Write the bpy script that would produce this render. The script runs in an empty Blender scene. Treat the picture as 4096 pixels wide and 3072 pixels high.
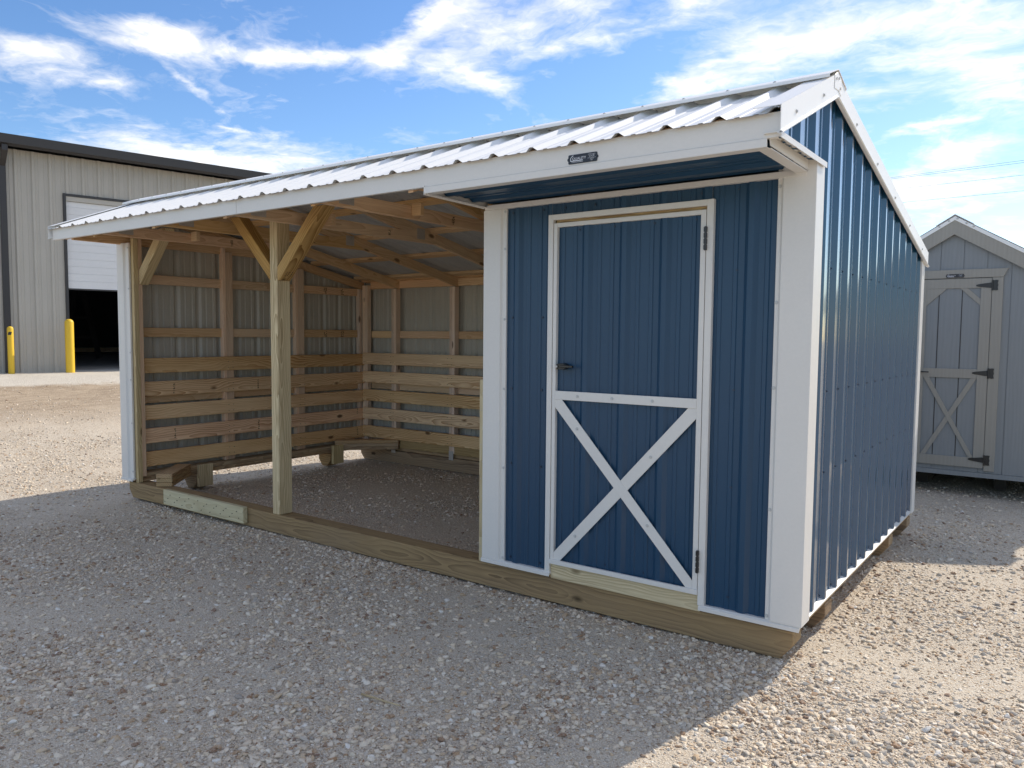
import bpy, bmesh, math, random
from mathutils import Matrix, Vector, Euler
random.seed(11)
R = math.radians
scene = bpy.context.scene
COL = scene.collection
WM = {}

# ------------------------------------------------------------------ objects
def link(o, mw=None, parent=None):
    COL.objects.link(o)
    mw = mw or Matrix.Identity(4)
    WM[o.name] = mw
    if parent is not None:
        o.parent = parent
        o.matrix_parent_inverse = WM[parent.name].inverted()
    o.matrix_basis = mw
    return o

def thing(name, label, cat, loc=(0, 0, 0), rz=0, group=None):
    o = bpy.data.objects.new(name, None)
    o.empty_display_size = .2
    link(o, Matrix.Translation(Vector(loc)) @ Matrix.Rotation(rz, 4, 'Z'))
    tag(o, label, cat, group)
    return o

def tag(o, label=None, cat=None, group=None, kind=None):
    if label: o['label'] = label
    if cat: o['category'] = cat
    if group: o['group'] = group
    if kind: o['kind'] = kind
    return o

def meshobj(name, verts, faces, mats, parent=None, mw=None, smooth=False, fm=None, bevel=0):
    me = bpy.data.meshes.new(name)
    me.from_pydata([tuple(v) for v in verts], [], faces)
    if not isinstance(mats, (list, tuple)): mats = [mats]
    for m in mats: me.materials.append(m)
    if fm:
        for p, i in zip(me.polygons, fm): p.material_index = i
    bm = bmesh.new(); bm.from_mesh(me)
    if not fm: bmesh.ops.recalc_face_normals(bm, faces=bm.faces)
    if bevel:
        es = [e for e in bm.edges if len(e.link_faces) == 2 and e.calc_face_angle(0) > .5]
        bmesh.ops.bevel(bm, geom=es, offset=bevel, segments=1, affect='EDGES', clamp_overlap=True)
    bm.to_mesh(me); bm.free()
    if smooth:
        for p in me.polygons: p.use_smooth = True
    o = bpy.data.objects.new(name, me)
    return link(o, mw, parent)

BF = [(0, 1, 3, 2), (4, 6, 7, 5), (0, 4, 5, 1), (2, 3, 7, 6), (0, 2, 6, 4), (1, 5, 7, 3)]
def boxverts(x0, x1, y0, y1, z0, z1):
    return [(x, y, z) for x in (x0, x1) for y in (y0, y1) for z in (z0, z1)]

class MB:
    """collects boxes / prisms / tubes of ONE part"""
    def __init__(s): s.v = []; s.f = []; s.m = []
    def add(s, v, f, mi=0):
        n = len(s.v); s.v += [tuple(q) for q in v]; s.f += [tuple(i + n for i in q) for q in f]; s.m += [mi] * len(f); return s
    def box(s, x0, x1, y0, y1, z0, z1, mi=0): return s.add(boxverts(x0, x1, y0, y1, z0, z1), BF, mi)
    def bar(s, p0, p1, w, t, n, mi=0):
        p0, p1, n = Vector(p0), Vector(p1), Vector(n).normalized()
        d = (p1 - p0).normalized(); u = n.cross(d).normalized()
        v = [p + u * a * w / 2 + n * b * t / 2 for p in (p0, p1) for a in (-1, 1) for b in (-1, 1)]
        return s.add(v, BF, mi)
    def tube(s, p0, p1, r, seg=8, mi=0, r2=None):
        p0, p1 = Vector(p0), Vector(p1); d = (p1 - p0).normalized()
        a = d.orthogonal().normalized(); b = d.cross(a); r2 = r if r2 is None else r2
        v = []
        for p, rr in ((p0, r), (p1, r2)):
            for i in range(seg):
                t = 2 * math.pi * i / seg; v.append(p + a * rr * math.cos(t) + b * rr * math.sin(t))
        f = [(i, (i + 1) % seg, seg + (i + 1) % seg, seg + i) for i in range(seg)]
        f += [tuple(range(seg))[::-1], tuple(range(seg, 2 * seg))]
        return s.add(v, f, mi)
    def prism(s, pts, ax, a0, a1, mi=0):
        # pts in the two other axes in xyz order
        v = []
        for a in (a0, a1):
            for p in pts:
                q = list(p); q.insert('xyz'.index(ax), a); v.append(q)
        n = len(pts)
        f = [(i, (i + 1) % n, n + (i + 1) % n, n + i) for i in range(n)]
        f += [tuple(range(n))[::-1], tuple(range(n, 2 * n))]
        return s.add(v, f, mi)
    def build(s, name, mats, parent=None, mw=None, smooth=False, bevel=0):
        multi = isinstance(mats, (list, tuple)) and len(mats) > 1
        return meshobj(name, s.v, s.f, mats, parent, mw, smooth, s.m if multi else None, bevel)

def beam(name, x0, x1, y0, y1, z0, z1, mat, parent, bevel=.003):
    """a timber: a box whose mesh has its long side on local X so the grain follows it"""
    d = (x1 - x0, y1 - y0, z1 - z0); c = Vector(((x0 + x1) / 2, (y0 + y1) / 2, (z0 + z1) / 2))
    k = d.index(max(d))
    if k == 0: rot = Matrix.Identity(4); l, w, h = d
    elif k == 1: rot = Matrix.Rotation(R(90), 4, 'Z'); l, w, h = d[1], d[0], d[2]
    else: rot = Matrix.Rotation(R(-90), 4, 'Y'); l, w, h = d[2], d[1], d[0]
    mw = Matrix.Translation(c) @ rot
    return MB().box(-l / 2, l / 2, -w / 2, w / 2, -h / 2, h / 2).build(name, mat, parent, mw, bevel=bevel)

def frame_mw(p0, p1, n):
    p0, p1, n = Vector(p0), Vector(p1), Vector(n).normalized()
    x = (p1 - p0).normalized(); y = n.cross(x).normalized(); z = x.cross(y)
    m = Matrix.Identity(4)
    for i in range(3): m[i][0] = x[i]; m[i][1] = y[i]; m[i][2] = z[i]; m[i][3] = (p0[i] + p1[i]) / 2
    return m, (p1 - p0).length

def poly_beam(name, pts_xz, y0, y1, mat, parent, along, bevel=.002, ax='y'):
    """prism with cut ends; pts in world (plane perpendicular to ax); along = world direction of the grain"""
    a = Vector(along).normalized()
    n = Vector({'x': (1, 0, 0), 'y': (0, 1, 0), 'z': (0, 0, 1)}[ax])
    mb = MB().prism(pts_xz, ax, y0, y1)
    c = sum((Vector(v) for v in mb.v), Vector()) / len(mb.v)
    m, _ = frame_mw(c - a, c + a, n)
    inv = m.inverted()
    mb.v = [tuple(inv @ Vector(v)) for v in mb.v]
    return mb.build(name, mat, parent, m, bevel=bevel)

# ------------------------------------------------------------------ materials
def newmat(name):
    m = bpy.data.materials.new(name); m.use_nodes = True
    nt = m.node_tree; nt.nodes.clear()
    out = nt.nodes.new('ShaderNodeOutputMaterial'); b = nt.nodes.new('ShaderNodeBsdfPrincipled')
    nt.links.new(b.outputs[0], out.inputs[0])
    return m, nt, b

def N(nt, t, **k):
    n = nt.nodes.new(t)
    for a, v in k.items():
        if a.startswith('i_'): n.inputs[int(a[2:])].default_value = v
        else: setattr(n, a, v)
    return n
def L(nt, a, b): nt.links.new(a, b)
def MATH(nt, op, a, b=None, c=None, clamp=False):
    n = N(nt, 'ShaderNodeMath', operation=op); n.use_clamp = clamp
    for i, q in enumerate((a, b, c)):
        if q is None: continue
        if isinstance(q, (int, float)): n.inputs[i].default_value = q
        else: L(nt, q, n.inputs[i])
    return n.outputs[0]
def VM(nt, op, a, b=None, s=None):
    n = N(nt, 'ShaderNodeVectorMath', operation=op)
    for i, q in enumerate((a, b)):
        if q is None: continue
        if isinstance(q, tuple): n.inputs[i].default_value = q
        else: L(nt, q, n.inputs[i])
    if s is not None:
        if isinstance(s, (int, float)): n.inputs['Scale'].default_value = s
        else: L(nt, s, n.inputs['Scale'])
    return n.outputs[0]
def NOISE(nt, v, scale, detail=3, rough=.5, out=0, dist=0):
    n = N(nt, 'ShaderNodeTexNoise'); n.inputs['Scale'].default_value = scale
    n.inputs['Detail'].default_value = detail; n.inputs['Roughness'].default_value = rough
    n.inputs['Distortion'].default_value = dist
    if v is not None: L(nt, v, n.inputs['Vector'])
    return n.outputs[out]
def RAMP(nt, f, stops, interp='LINEAR'):
    n = N(nt, 'ShaderNodeValToRGB'); cr = n.color_ramp; cr.interpolation = interp
    while len(cr.elements) < len(stops): cr.elements.new(.5)
    for e, (p, c) in zip(cr.elements, stops):
        e.position = p; e.color = (c[0], c[1], c[2], 1) if not isinstance(c, (int, float)) else (c, c, c, 1)
    L(nt, f, n.inputs[0]); return n.outputs[0]
def MIX(nt, f, a, b, mode='MIX'):
    n = N(nt, 'ShaderNodeMix', data_type='RGBA', blend_type=mode)
    for i, q in ((0, f), (6, a), (7, b)):
        if isinstance(q, (int, float)): n.inputs[i].default_value = q
        elif isinstance(q, tuple): n.inputs[i].default_value = (*q[:3], 1)
        else: L(nt, q, n.inputs[i])
    return n.outputs[2]
def BUMP(nt, bsdf, h, strength=.3, dist=.01):
    n = N(nt, 'ShaderNodeBump'); n.inputs['Strength'].default_value = strength; n.inputs['Distance'].default_value = dist
    L(nt, h, n.inputs['Height']); L(nt, n.outputs[0], bsdf.inputs['Normal'])

def painted(name, col, rough=.35, spec=.5, wave=.15, dirt=.08, metallic=0, wscale=2.5, coat=0):
    m, nt, b = newmat(name)
    tc = N(nt, 'ShaderNodeNewGeometry').outputs['Position']
    n1 = NOISE(nt, tc, 1.7, 4, .6)
    c = MIX(nt, MATH(nt, 'MULTIPLY', RAMP(nt, n1, [(.35, 0.), (.75, 1.)]), dirt * 2.2), col, tuple(q * .72 + .03 for q in col))
    n3 = NOISE(nt, tc, 60, 2, .6)
    c = MIX(nt, dirt, c, RAMP(nt, n3, [(.3, tuple(q * .8 for q in col)), (.7, tuple(min(1, q * 1.15) for q in col))]))
    L(nt, c, b.inputs['Base Color'])
    b.inputs['Roughness'].default_value = rough
    L(nt, MATH(nt, 'ADD', MATH(nt, 'MULTIPLY', n1, .16), rough - .08), b.inputs['Roughness'])
    b.inputs['Specular IOR Level'].default_value = spec
    b.inputs['Metallic'].default_value = metallic
    b.inputs['Coat Weight'].default_value = coat; b.inputs['Coat Roughness'].default_value = .08
    if wave:
        st = VM(nt, 'MULTIPLY', tc, (1, 1, .35))
        BUMP(nt, b, NOISE(nt, st, wscale, 2, .4), wave, .02)
    return m

def wood(name, light, dark, ring=.009, fibre=.25, tone=.25, knot=.5, rough=.75, ringamt=.8, stain=None):
    m, nt, b = newmat(name)
    tc = N(nt, 'ShaderNodeTexCoord').outputs['Object']
    rnd = N(nt, 'ShaderNodeObjectInfo').outputs['Random']
    r2 = MATH(nt, 'FRACT', MATH(nt, 'MULTIPLY', rnd, 37.7)); r3 = MATH(nt, 'FRACT', MATH(nt, 'MULTIPLY', rnd, 91.3))
    off = N(nt, 'ShaderNodeCombineXYZ'); L(nt, MATH(nt, 'MULTIPLY', rnd, 40), off.inputs[0]); L(nt, MATH(nt, 'MULTIPLY', r2, 17), off.inputs[1]); L(nt, MATH(nt, 'MULTIPLY', r3, 23), off.inputs[2])
    p = VM(nt, 'ADD', tc, off.outputs[0])
    # knots
    kv = VM(nt, 'MULTIPLY', p, (2.6, 5.5, 5.5))
    vo = N(nt, 'ShaderNodeTexVoronoi'); vo.inputs['Scale'].default_value = 1; L(nt, kv, vo.inputs['Vector'])
    kd = vo.outputs['Distance']
    sc = N(nt, 'ShaderNodeSeparateColor'); L(nt, vo.outputs['Color'], sc.inputs[0])
    on = MATH(nt, 'LESS_THAN', sc.outputs[0], knot)
    # growth rings, bent round the knots
    sp = N(nt, 'ShaderNodeSeparateXYZ'); L(nt, tc, sp.inputs[0])
    warp = NOISE(nt, VM(nt, 'MULTIPLY', p, (1.5, 4.5, 4.5)), 1, 3, .45)
    kw = MATH(nt, 'MULTIPLY', MATH(nt, 'POWER', 2.718, MATH(nt, 'MULTIPLY', kd, -9.0)), MATH(nt, 'MULTIPLY', on, .05))
    cy = MATH(nt, 'ADD', sp.outputs[1], MATH(nt, 'ADD', MATH(nt, 'MULTIPLY', MATH(nt, 'SUBTRACT', r2, .5), .12), MATH(nt, 'MULTIPLY', sp.outputs[0], MATH(nt, 'MULTIPLY', MATH(nt, 'SUBTRACT', r3, .5), .035))))
    cz = MATH(nt, 'ADD', sp.outputs[2], MATH(nt, 'ADD', MATH(nt, 'MULTIPLY', r3, .05), .02))
    rr = MATH(nt, 'SQRT', MATH(nt, 'ADD', MATH(nt, 'MULTIPLY', cy, cy), MATH(nt, 'MULTIPLY', cz, cz)))
    rr = MATH(nt, 'ADD', MATH(nt, 'ADD', rr, MATH(nt, 'MULTIPLY', warp, .16)), kw)
    saw = MATH(nt, 'FRACT', MATH(nt, 'DIVIDE', rr, ring))
    lat = MATH(nt, 'POWER', saw, 1.3)
    fade = RAMP(nt, NOISE(nt, VM(nt, 'MULTIPLY', p, (.9, 9, 9)), 1, 2, .5), [(.35, .35), (.6, 1.)])
    f = MATH(nt, 'MULTIPLY', MATH(nt, 'MULTIPLY', lat, fade), ringamt)
    c = MIX(nt, f, light, dark)
    fb = NOISE(nt, VM(nt, 'MULTIPLY', p, (4, 130, 130)), 1, 3, .6)
    c = MIX(nt, fibre * .5, c, RAMP(nt, fb, [(.3, tuple(q * .7 for q in dark)), (.65, tuple(min(1, q * 1.15) for q in light))]))
    tn = NOISE(nt, VM(nt, 'MULTIPLY', p, (.8, 2.5, 2.5)), 1, 4, .6)
    c = MIX(nt, RAMP(nt, tn, [(.35, 0.), (.75, tone)]), c, tuple(q * .62 for q in dark) if stain is None else stain)
    # board to board difference
    hs = N(nt, 'ShaderNodeHueSaturation'); L(nt, c, hs.inputs['Color'])
    L(nt, MATH(nt, 'ADD', .84, MATH(nt, 'MULTIPLY', r2, .3)), hs.inputs['Value'])
    L(nt, MATH(nt, 'ADD', .85, MATH(nt, 'MULTIPLY', r3, .3)), hs.inputs['Saturation'])
    L(nt, MATH(nt, 'ADD', .493, MATH(nt, 'MULTIPLY', rnd, .014)), hs.inputs['Hue'])
    km = MATH(nt, 'MULTIPLY', RAMP(nt, kd, [(.075, 1.), (.14, 0.)]), on)
    c = MIX(nt, MATH(nt, 'MULTIPLY', km, .85), hs.outputs[0], tuple(q * .28 for q in dark))
    L(nt, c, b.inputs['Base Color']); b.inputs['Roughness'].default_value = rough; b.inputs['Specular IOR Level'].default_value = .25
    BUMP(nt, b, MATH(nt, 'ADD', fb, MATH(nt, 'MULTIPLY', lat, .6)), .25, .002)
    return m

M = {}
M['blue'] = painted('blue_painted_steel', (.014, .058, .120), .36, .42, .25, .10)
M['blue_gloss'] = painted('blue_painted_steel_lit_side', (.017, .082, .165), .18, .7, .10, .08, wscale=1.2, coat=.7)  # same blue paint, base colour lightened for the brighter lit side
M['white'] = painted('white_painted_trim', (.75, .735, .70), .40, .4, .3, .08, wscale=3.5)
M['roofwhite'] = painted('white_roof_steel', (.87, .87, .85), .45, .6, .12, .05, coat=0)
M['grey_in'] = painted('grey_primer_steel', (.50, .48, .42), .45, .4, .2, .2)
M['galv'] = painted('dull_steel_roof_underside', (.50, .51, .51), .5, .4, .3, .3)
M['screw_w'] = painted('screw_pale', (.55, .56, .55), .4, .6, 0, .05)
M['screw_b'] = painted('screw_blue', (.010, .028, .065), .35, .6, 0, .05)
M['black'] = painted('black_hardware', (.012, .012, .013), .35, .6, 0, .1)
M['plate'] = painted('galvanised_plate', (.55, .53, .50), .5, .4, 0, .4, metallic=.4)
M['sign'] = painted('black_sign', (.012, .013, .020), .3, .5, 0, .03)
M['letter'] = painted('sign_lettering', (.72, .75, .80), .4, .4, 0, .02)
M['yellow'] = painted('yellow_bollard_paint', (.80, .52, .035), .45, .4, .05, .1)
M['ink'] = painted('lumber_ink', (.06, .035, .02), .8, .1, 0, .3)
M['pine'] = wood('pine_stud', (.84, .62, .40), (.50, .27, .12), .015, .3, .2, .45, ringamt=.7)
M['pinkpine'] = wood('pale_pine_stud', (.88, .70, .54), (.56, .35, .22), .016, .3, .2, .5, ringamt=.5)
M['board'] = wood('kick_board', (.92, .67, .41), (.46, .20, .075), .017, .25, .25, .5, ringamt=1.0)
M['truss'] = wood('truss_lumber', (.84, .60, .36), (.50, .26, .10), .018, .25, .25, .45, ringamt=.65)
M['treated'] = wood('treated_post', (.74, .61, .36), (.34, .22, .09), .017, .3, .25, .4, ringamt=.95)
M['brace'] = wood('treated_brace', (.64, .44, .19), (.20, .10, .03), .017, .3, .25, .45, ringamt=1.0)
M['skid'] = wood('weathered_skid', (.42, .285, .145), (.10, .055, .025), .022, .45, .55, .4, ringamt=1.0, stain=(.26, .185, .125))
M['skidtop'] = M['skid']
M['freshblock'] = wood('fresh_treated_block', (.76, .66, .40), (.42, .31, .14), .022, .2, .15, .25, ringamt=.9)
M['rimboard'] = wood('treated_rim', (.62, .44, .24), (.26, .15, .065), .016, .3, .3, .35, ringamt=.9)

def smart_siding(name, col, sc=1):
    m, nt, b = newmat(name)
    p = N(nt, 'ShaderNodeNewGeometry').outputs['Position']
    g = NOISE(nt, VM(nt, 'MULTIPLY', p, (45, 45, 2.2)), 1, 4, .55, dist=1.2)
    w = N(nt, 'ShaderNodeTexWave', wave_type='BANDS', bands_direction='X'); w.inputs['Scale'].default_value = 9; w.inputs['Distortion'].default_value = 7; w.inputs['Detail'].default_value = 3
    w.inputs['Detail Scale'].default_value = .6
    L(nt, VM(nt, 'MULTIPLY', p, (1, 1, .22)), w.inputs['Vector'])
    h = MATH(nt, 'ADD', MATH(nt, 'MULTIPLY', g, .8), MATH(nt, 'MULTIPLY', w.outputs[1], .22))
    c = MIX(nt, RAMP(nt, h, [(.3, .0), (.9, .35)]), tuple(q * .86 for q in col), tuple(q * 1.15 for q in col))
    L(nt, c, b.inputs['Base Color']); b.inputs['Roughness'].default_value = .6; b.inputs['Specular IOR Level'].default_value = .3
    BUMP(nt, b, h, .3, .003)
    return m
M['greysiding'] = smart_siding('grey_wood_grain_siding', (.285, .305, .315))
M['greytrim'] = smart_siding('taupe_wood_grain_trim', (.37, .355, .315))
M['shopwall'] = painted('beige_shop_steel', (.45, .43, .385), .5, .35, .2, .15)
M['shopdark'] = painted('dark_bronze_trim', (.035, .032, .032), .4, .5, .1, .1)
M['shutter'] = painted('white_sectional_door', (.70, .71, .72), .45, .4, .1, .1)
M['inside'] = painted('shade_dark_interior', (.05, .045, .04), .8, .2, 0, .3)  # near-black colour carries shade: workshop interior, trestle, grey shed skids
M['cable'] = painted('cable', (.08, .08, .09), .6, .2, 0, 0)

def concrete(name, col):
    m, nt, b = newmat(name); p = N(nt, 'ShaderNodeNewGeometry').outputs['Position']
    n = NOISE(nt, p, 1.2, 6, .65)
    L(nt, RAMP(nt, n, [(.3, tuple(q * .75 for q in col)), (.7, col)]), b.inputs['Base Color']); b.inputs['Roughness'].default_value = .8
    return m
M['slab'] = concrete('concrete_slab', (.36, .35, .33))

# ------------------------------------------------------------------ ground
SX, SY = .98, -.2      # outward normal of the workshop wall, the yard rises towards it
def smooth(t): t = max(0, min(1, t)); return t * t * (3 - 2 * t)
def gh(x, y):
    s = x * SX + y * SY
    h = .70 * smooth((-7.8 - s) / 7.6)
    h += .010 * math.sin(x * 1.3 + y * .7) + .008 * math.sin(y * 2.1 - x * .9 + 1) + .005 * math.sin(x * 4.1 + 2) * math.sin(y * 3.7)
    # flat where the sheds and the workshop stand
    return h - .012

def pos_noise_mats():
    m, nt, b = newmat('gravel_ground')
    P = N(nt, 'ShaderNodeNewGeometry').outputs['Position']
    patch = NOISE(nt, P, .9, 5, .6)                       # dusty patches against stony ones
    stony = RAMP(nt, patch, [(.40, 0.), (.56, 1.)])
    wp = VM(nt, 'ADD', P, VM(nt, 'SCALE', NOISE(nt, P, 30, 2, .5, out=1), None, .012))
    cols = []; hs = []
    pal = [(0., (.22, .12, .065)), (.08, (.42, .27, .155)), (.20, (.60, .46, .31)), (.40, (.76, .655, .51)), (.6, (.60, .53, .45)), (.72, (.82, .74, .62)), (.88, (.38, .30, .23)), (.93, (.88, .83, .74))]
    for sc in (42., 85., 190.):
        v = N(nt, 'ShaderNodeTexVoronoi'); v.inputs['Scale'].default_value = sc; v.inputs['Randomness'].default_value = 1
        L(nt, wp, v.inputs['Vector'])
        s = N(nt, 'ShaderNodeSeparateColor'); L(nt, v.outputs['Color'], s.inputs[0])
        cols.append((RAMP(nt, s.outputs[0], pal), s.outputs[1], v.outputs['Distance']))
    fine = NOISE(nt, P, 220, 3, .7)
    dust = RAMP(nt, NOISE(nt, P, 12, 6, .7), [(.3, (.68, .625, .50)), (.7, (.82, .775, .66))])
    # fine grit everywhere
    c = MIX(nt, .5, dust, cols[2][0])
    c = MIX(nt, RAMP(nt, cols[2][2], [(.38, 0.), (.66, .4)]), c, (.30, .24, .18))  # gaps between the grit darkened, their shade put into the colour
    h = MATH(nt, 'MULTIPLY', MATH(nt, 'SUBTRACT', .6, cols[2][2]), .12)
    # medium stones
    k1 = MATH(nt, 'MULTIPLY', MATH(nt, 'GREATER_THAN', MATH(nt, 'ADD', cols[1][1], MATH(nt, 'MULTIPLY', stony, .45)), .62), RAMP(nt, cols[1][2], [(.38, 1.), (.5, 0.)]))
    rim = MATH(nt, 'MULTIPLY', MATH(nt, 'MULTIPLY', RAMP(nt, cols[1][2], [(.36, 0.), (.46, 1.), (.60, .0)]), .55), RAMP(nt, stony, [(0., .3), (1., 1.)]))
    c = MIX(nt, rim, c, (.20, .16, .12))  # dark crevices round the stones, shade painted into the albedo
    c = MIX(nt, MATH(nt, 'MULTIPLY', k1, .9), c, cols[1][0])
    h = MATH(nt, 'ADD', h, MATH(nt, 'MULTIPLY', k1, MATH(nt, 'MULTIPLY', MATH(nt, 'SUBTRACT', .75, cols[1][2]), .35)))
    k0 = MATH(nt, 'MULTIPLY', MATH(nt, 'GREATER_THAN', MATH(nt, 'ADD', cols[0][1], MATH(nt, 'MULTIPLY', stony, .40)), .80), RAMP(nt, cols[0][2], [(.36, 1.), (.46, 0.)]))
    c = MIX(nt, MATH(nt, 'MULTIPLY', k0, .9), c, cols[0][0])
    h = MATH(nt, 'ADD', h, MATH(nt, 'MULTIPLY', k0, MATH(nt, 'MULTIPLY', MATH(nt, 'SUBTRACT', .8, cols[0][2]), .8)))
    big = NOISE(nt, P, .35, 4, .6)
    c = MIX(nt, RAMP(nt, big, [(.4, 0.), (.7, .25)]), c, (.50, .42, .33))
    # worn brown wheel track and pale apron in front of the workshop
    s = N(nt, 'ShaderNodeVectorMath', operation='DOT_PRODUCT'); L(nt, P, s.inputs[0]); s.inputs[1].default_value = (SX, SY, 0)
    sd = MATH(nt, 'ADD', s.outputs['Value'], MATH(nt, 'MULTIPLY', MATH(nt, 'SUBTRACT', NOISE(nt, P, .8, 5, .65), .5), 1.6))
    track = RAMP(nt, MATH(nt, 'DIVIDE', MATH(nt, 'ADD', sd, 17), 8), [(.40, 0.), (.44, 1.), (.62, .9), (.86, 0.)])
    c = MIX(nt, MATH(nt, 'MULTIPLY', track, .8), c, RAMP(nt, NOISE(nt, VM(nt, 'MULTIPLY', P, (7, 2.2, 1)), 1.3, 6, .75), [(.3, (.24, .17, .11)), (.7, (.52, .41, .29))]))
    apron = RAMP(nt, MATH(nt, 'DIVIDE', MATH(nt, 'ADD', sd, 17), 8), [(.40, 1.), (.44, 0.)])
    c = MIX(nt, MATH(nt, 'MULTIPLY', apron, .75), c, (.70, .66, .58))
    L(nt, c, b.inputs['Base Color']); b.inputs['Roughness'].default_value = .9; b.inputs['Specular IOR Level'].default_value = .2
    hh = MATH(nt, 'ADD', h, MATH(nt, 'MULTIPLY', fine, .10))
    BUMP(nt, b, hh, 1.0, .018)
    return m
M['ground'] = pos_noise_mats()

def axis(fine0, fine1, step, far):
    a = []; v = fine0
    while v <= fine1 + 1e-6: a.append(v); v += step
    s = step; v = a[-1]
    while v < far: s *= 1.35; v += s; a.append(v)
    s = step; v = a[0]; lo = []
    while v > -far: s *= 1.35; v -= s; lo.append(v)
    return lo[::-1] + a
xs = axis(-20, 4, .16, 260); ys = axis(-5, 13, .16, 260)
gv = [(x, y, gh(x, y)) for y in ys for x in xs]; nx = len(xs)
gf = [(j * nx + i, j * nx + i + 1, (j + 1) * nx + i + 1, (j + 1) * nx + i) for j in range(len(ys) - 1) for i in range(nx - 1)]
ground = meshobj('ground', gv, gf, M['ground'], smooth=True); tag(ground, kind='structure')

# ---- loose stones on the ground (uncountable): instances from a geometry-node tree
def stone_mat():
    m, nt, b = newmat('loose_stone')
    r = N(nt, 'ShaderNodeObjectInfo').outputs['Random']
    pal = [(0., (.17, .08, .045)), (.07, (.34, .19, .09)), (.15, (.54, .39, .24)), (.28, (.78, .655, .48)), (.42, (.46, .41, .35)), (.47, (.66, .57, .46)), (.56, (.82, .72, .57)), (.70, (.68, .55, .41)), (.84, (.86, .78, .65)), (.91, (.28, .24, .21)), (.94, (.66, .53, .37)), (.985, (.82, .79, .73))]
    c = RAMP(nt, r, pal)
    tc = N(nt, 'ShaderNodeNewGeometry').outputs['Position']
    n = NOISE(nt, tc, 120, 4, .7)
    c = MIX(nt, RAMP(nt, n, [(.35, .0), (.7, .5)]), c, (.66, .60, .50))
    L(nt, c, b.inputs['Base Color']); b.inputs['Roughness'].default_value = .8; b.inputs['Specular IOR Level'].default_value = .3
    BUMP(nt, b, n, .4, .004)
    return m
M['stone'] = stone_mat()

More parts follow.
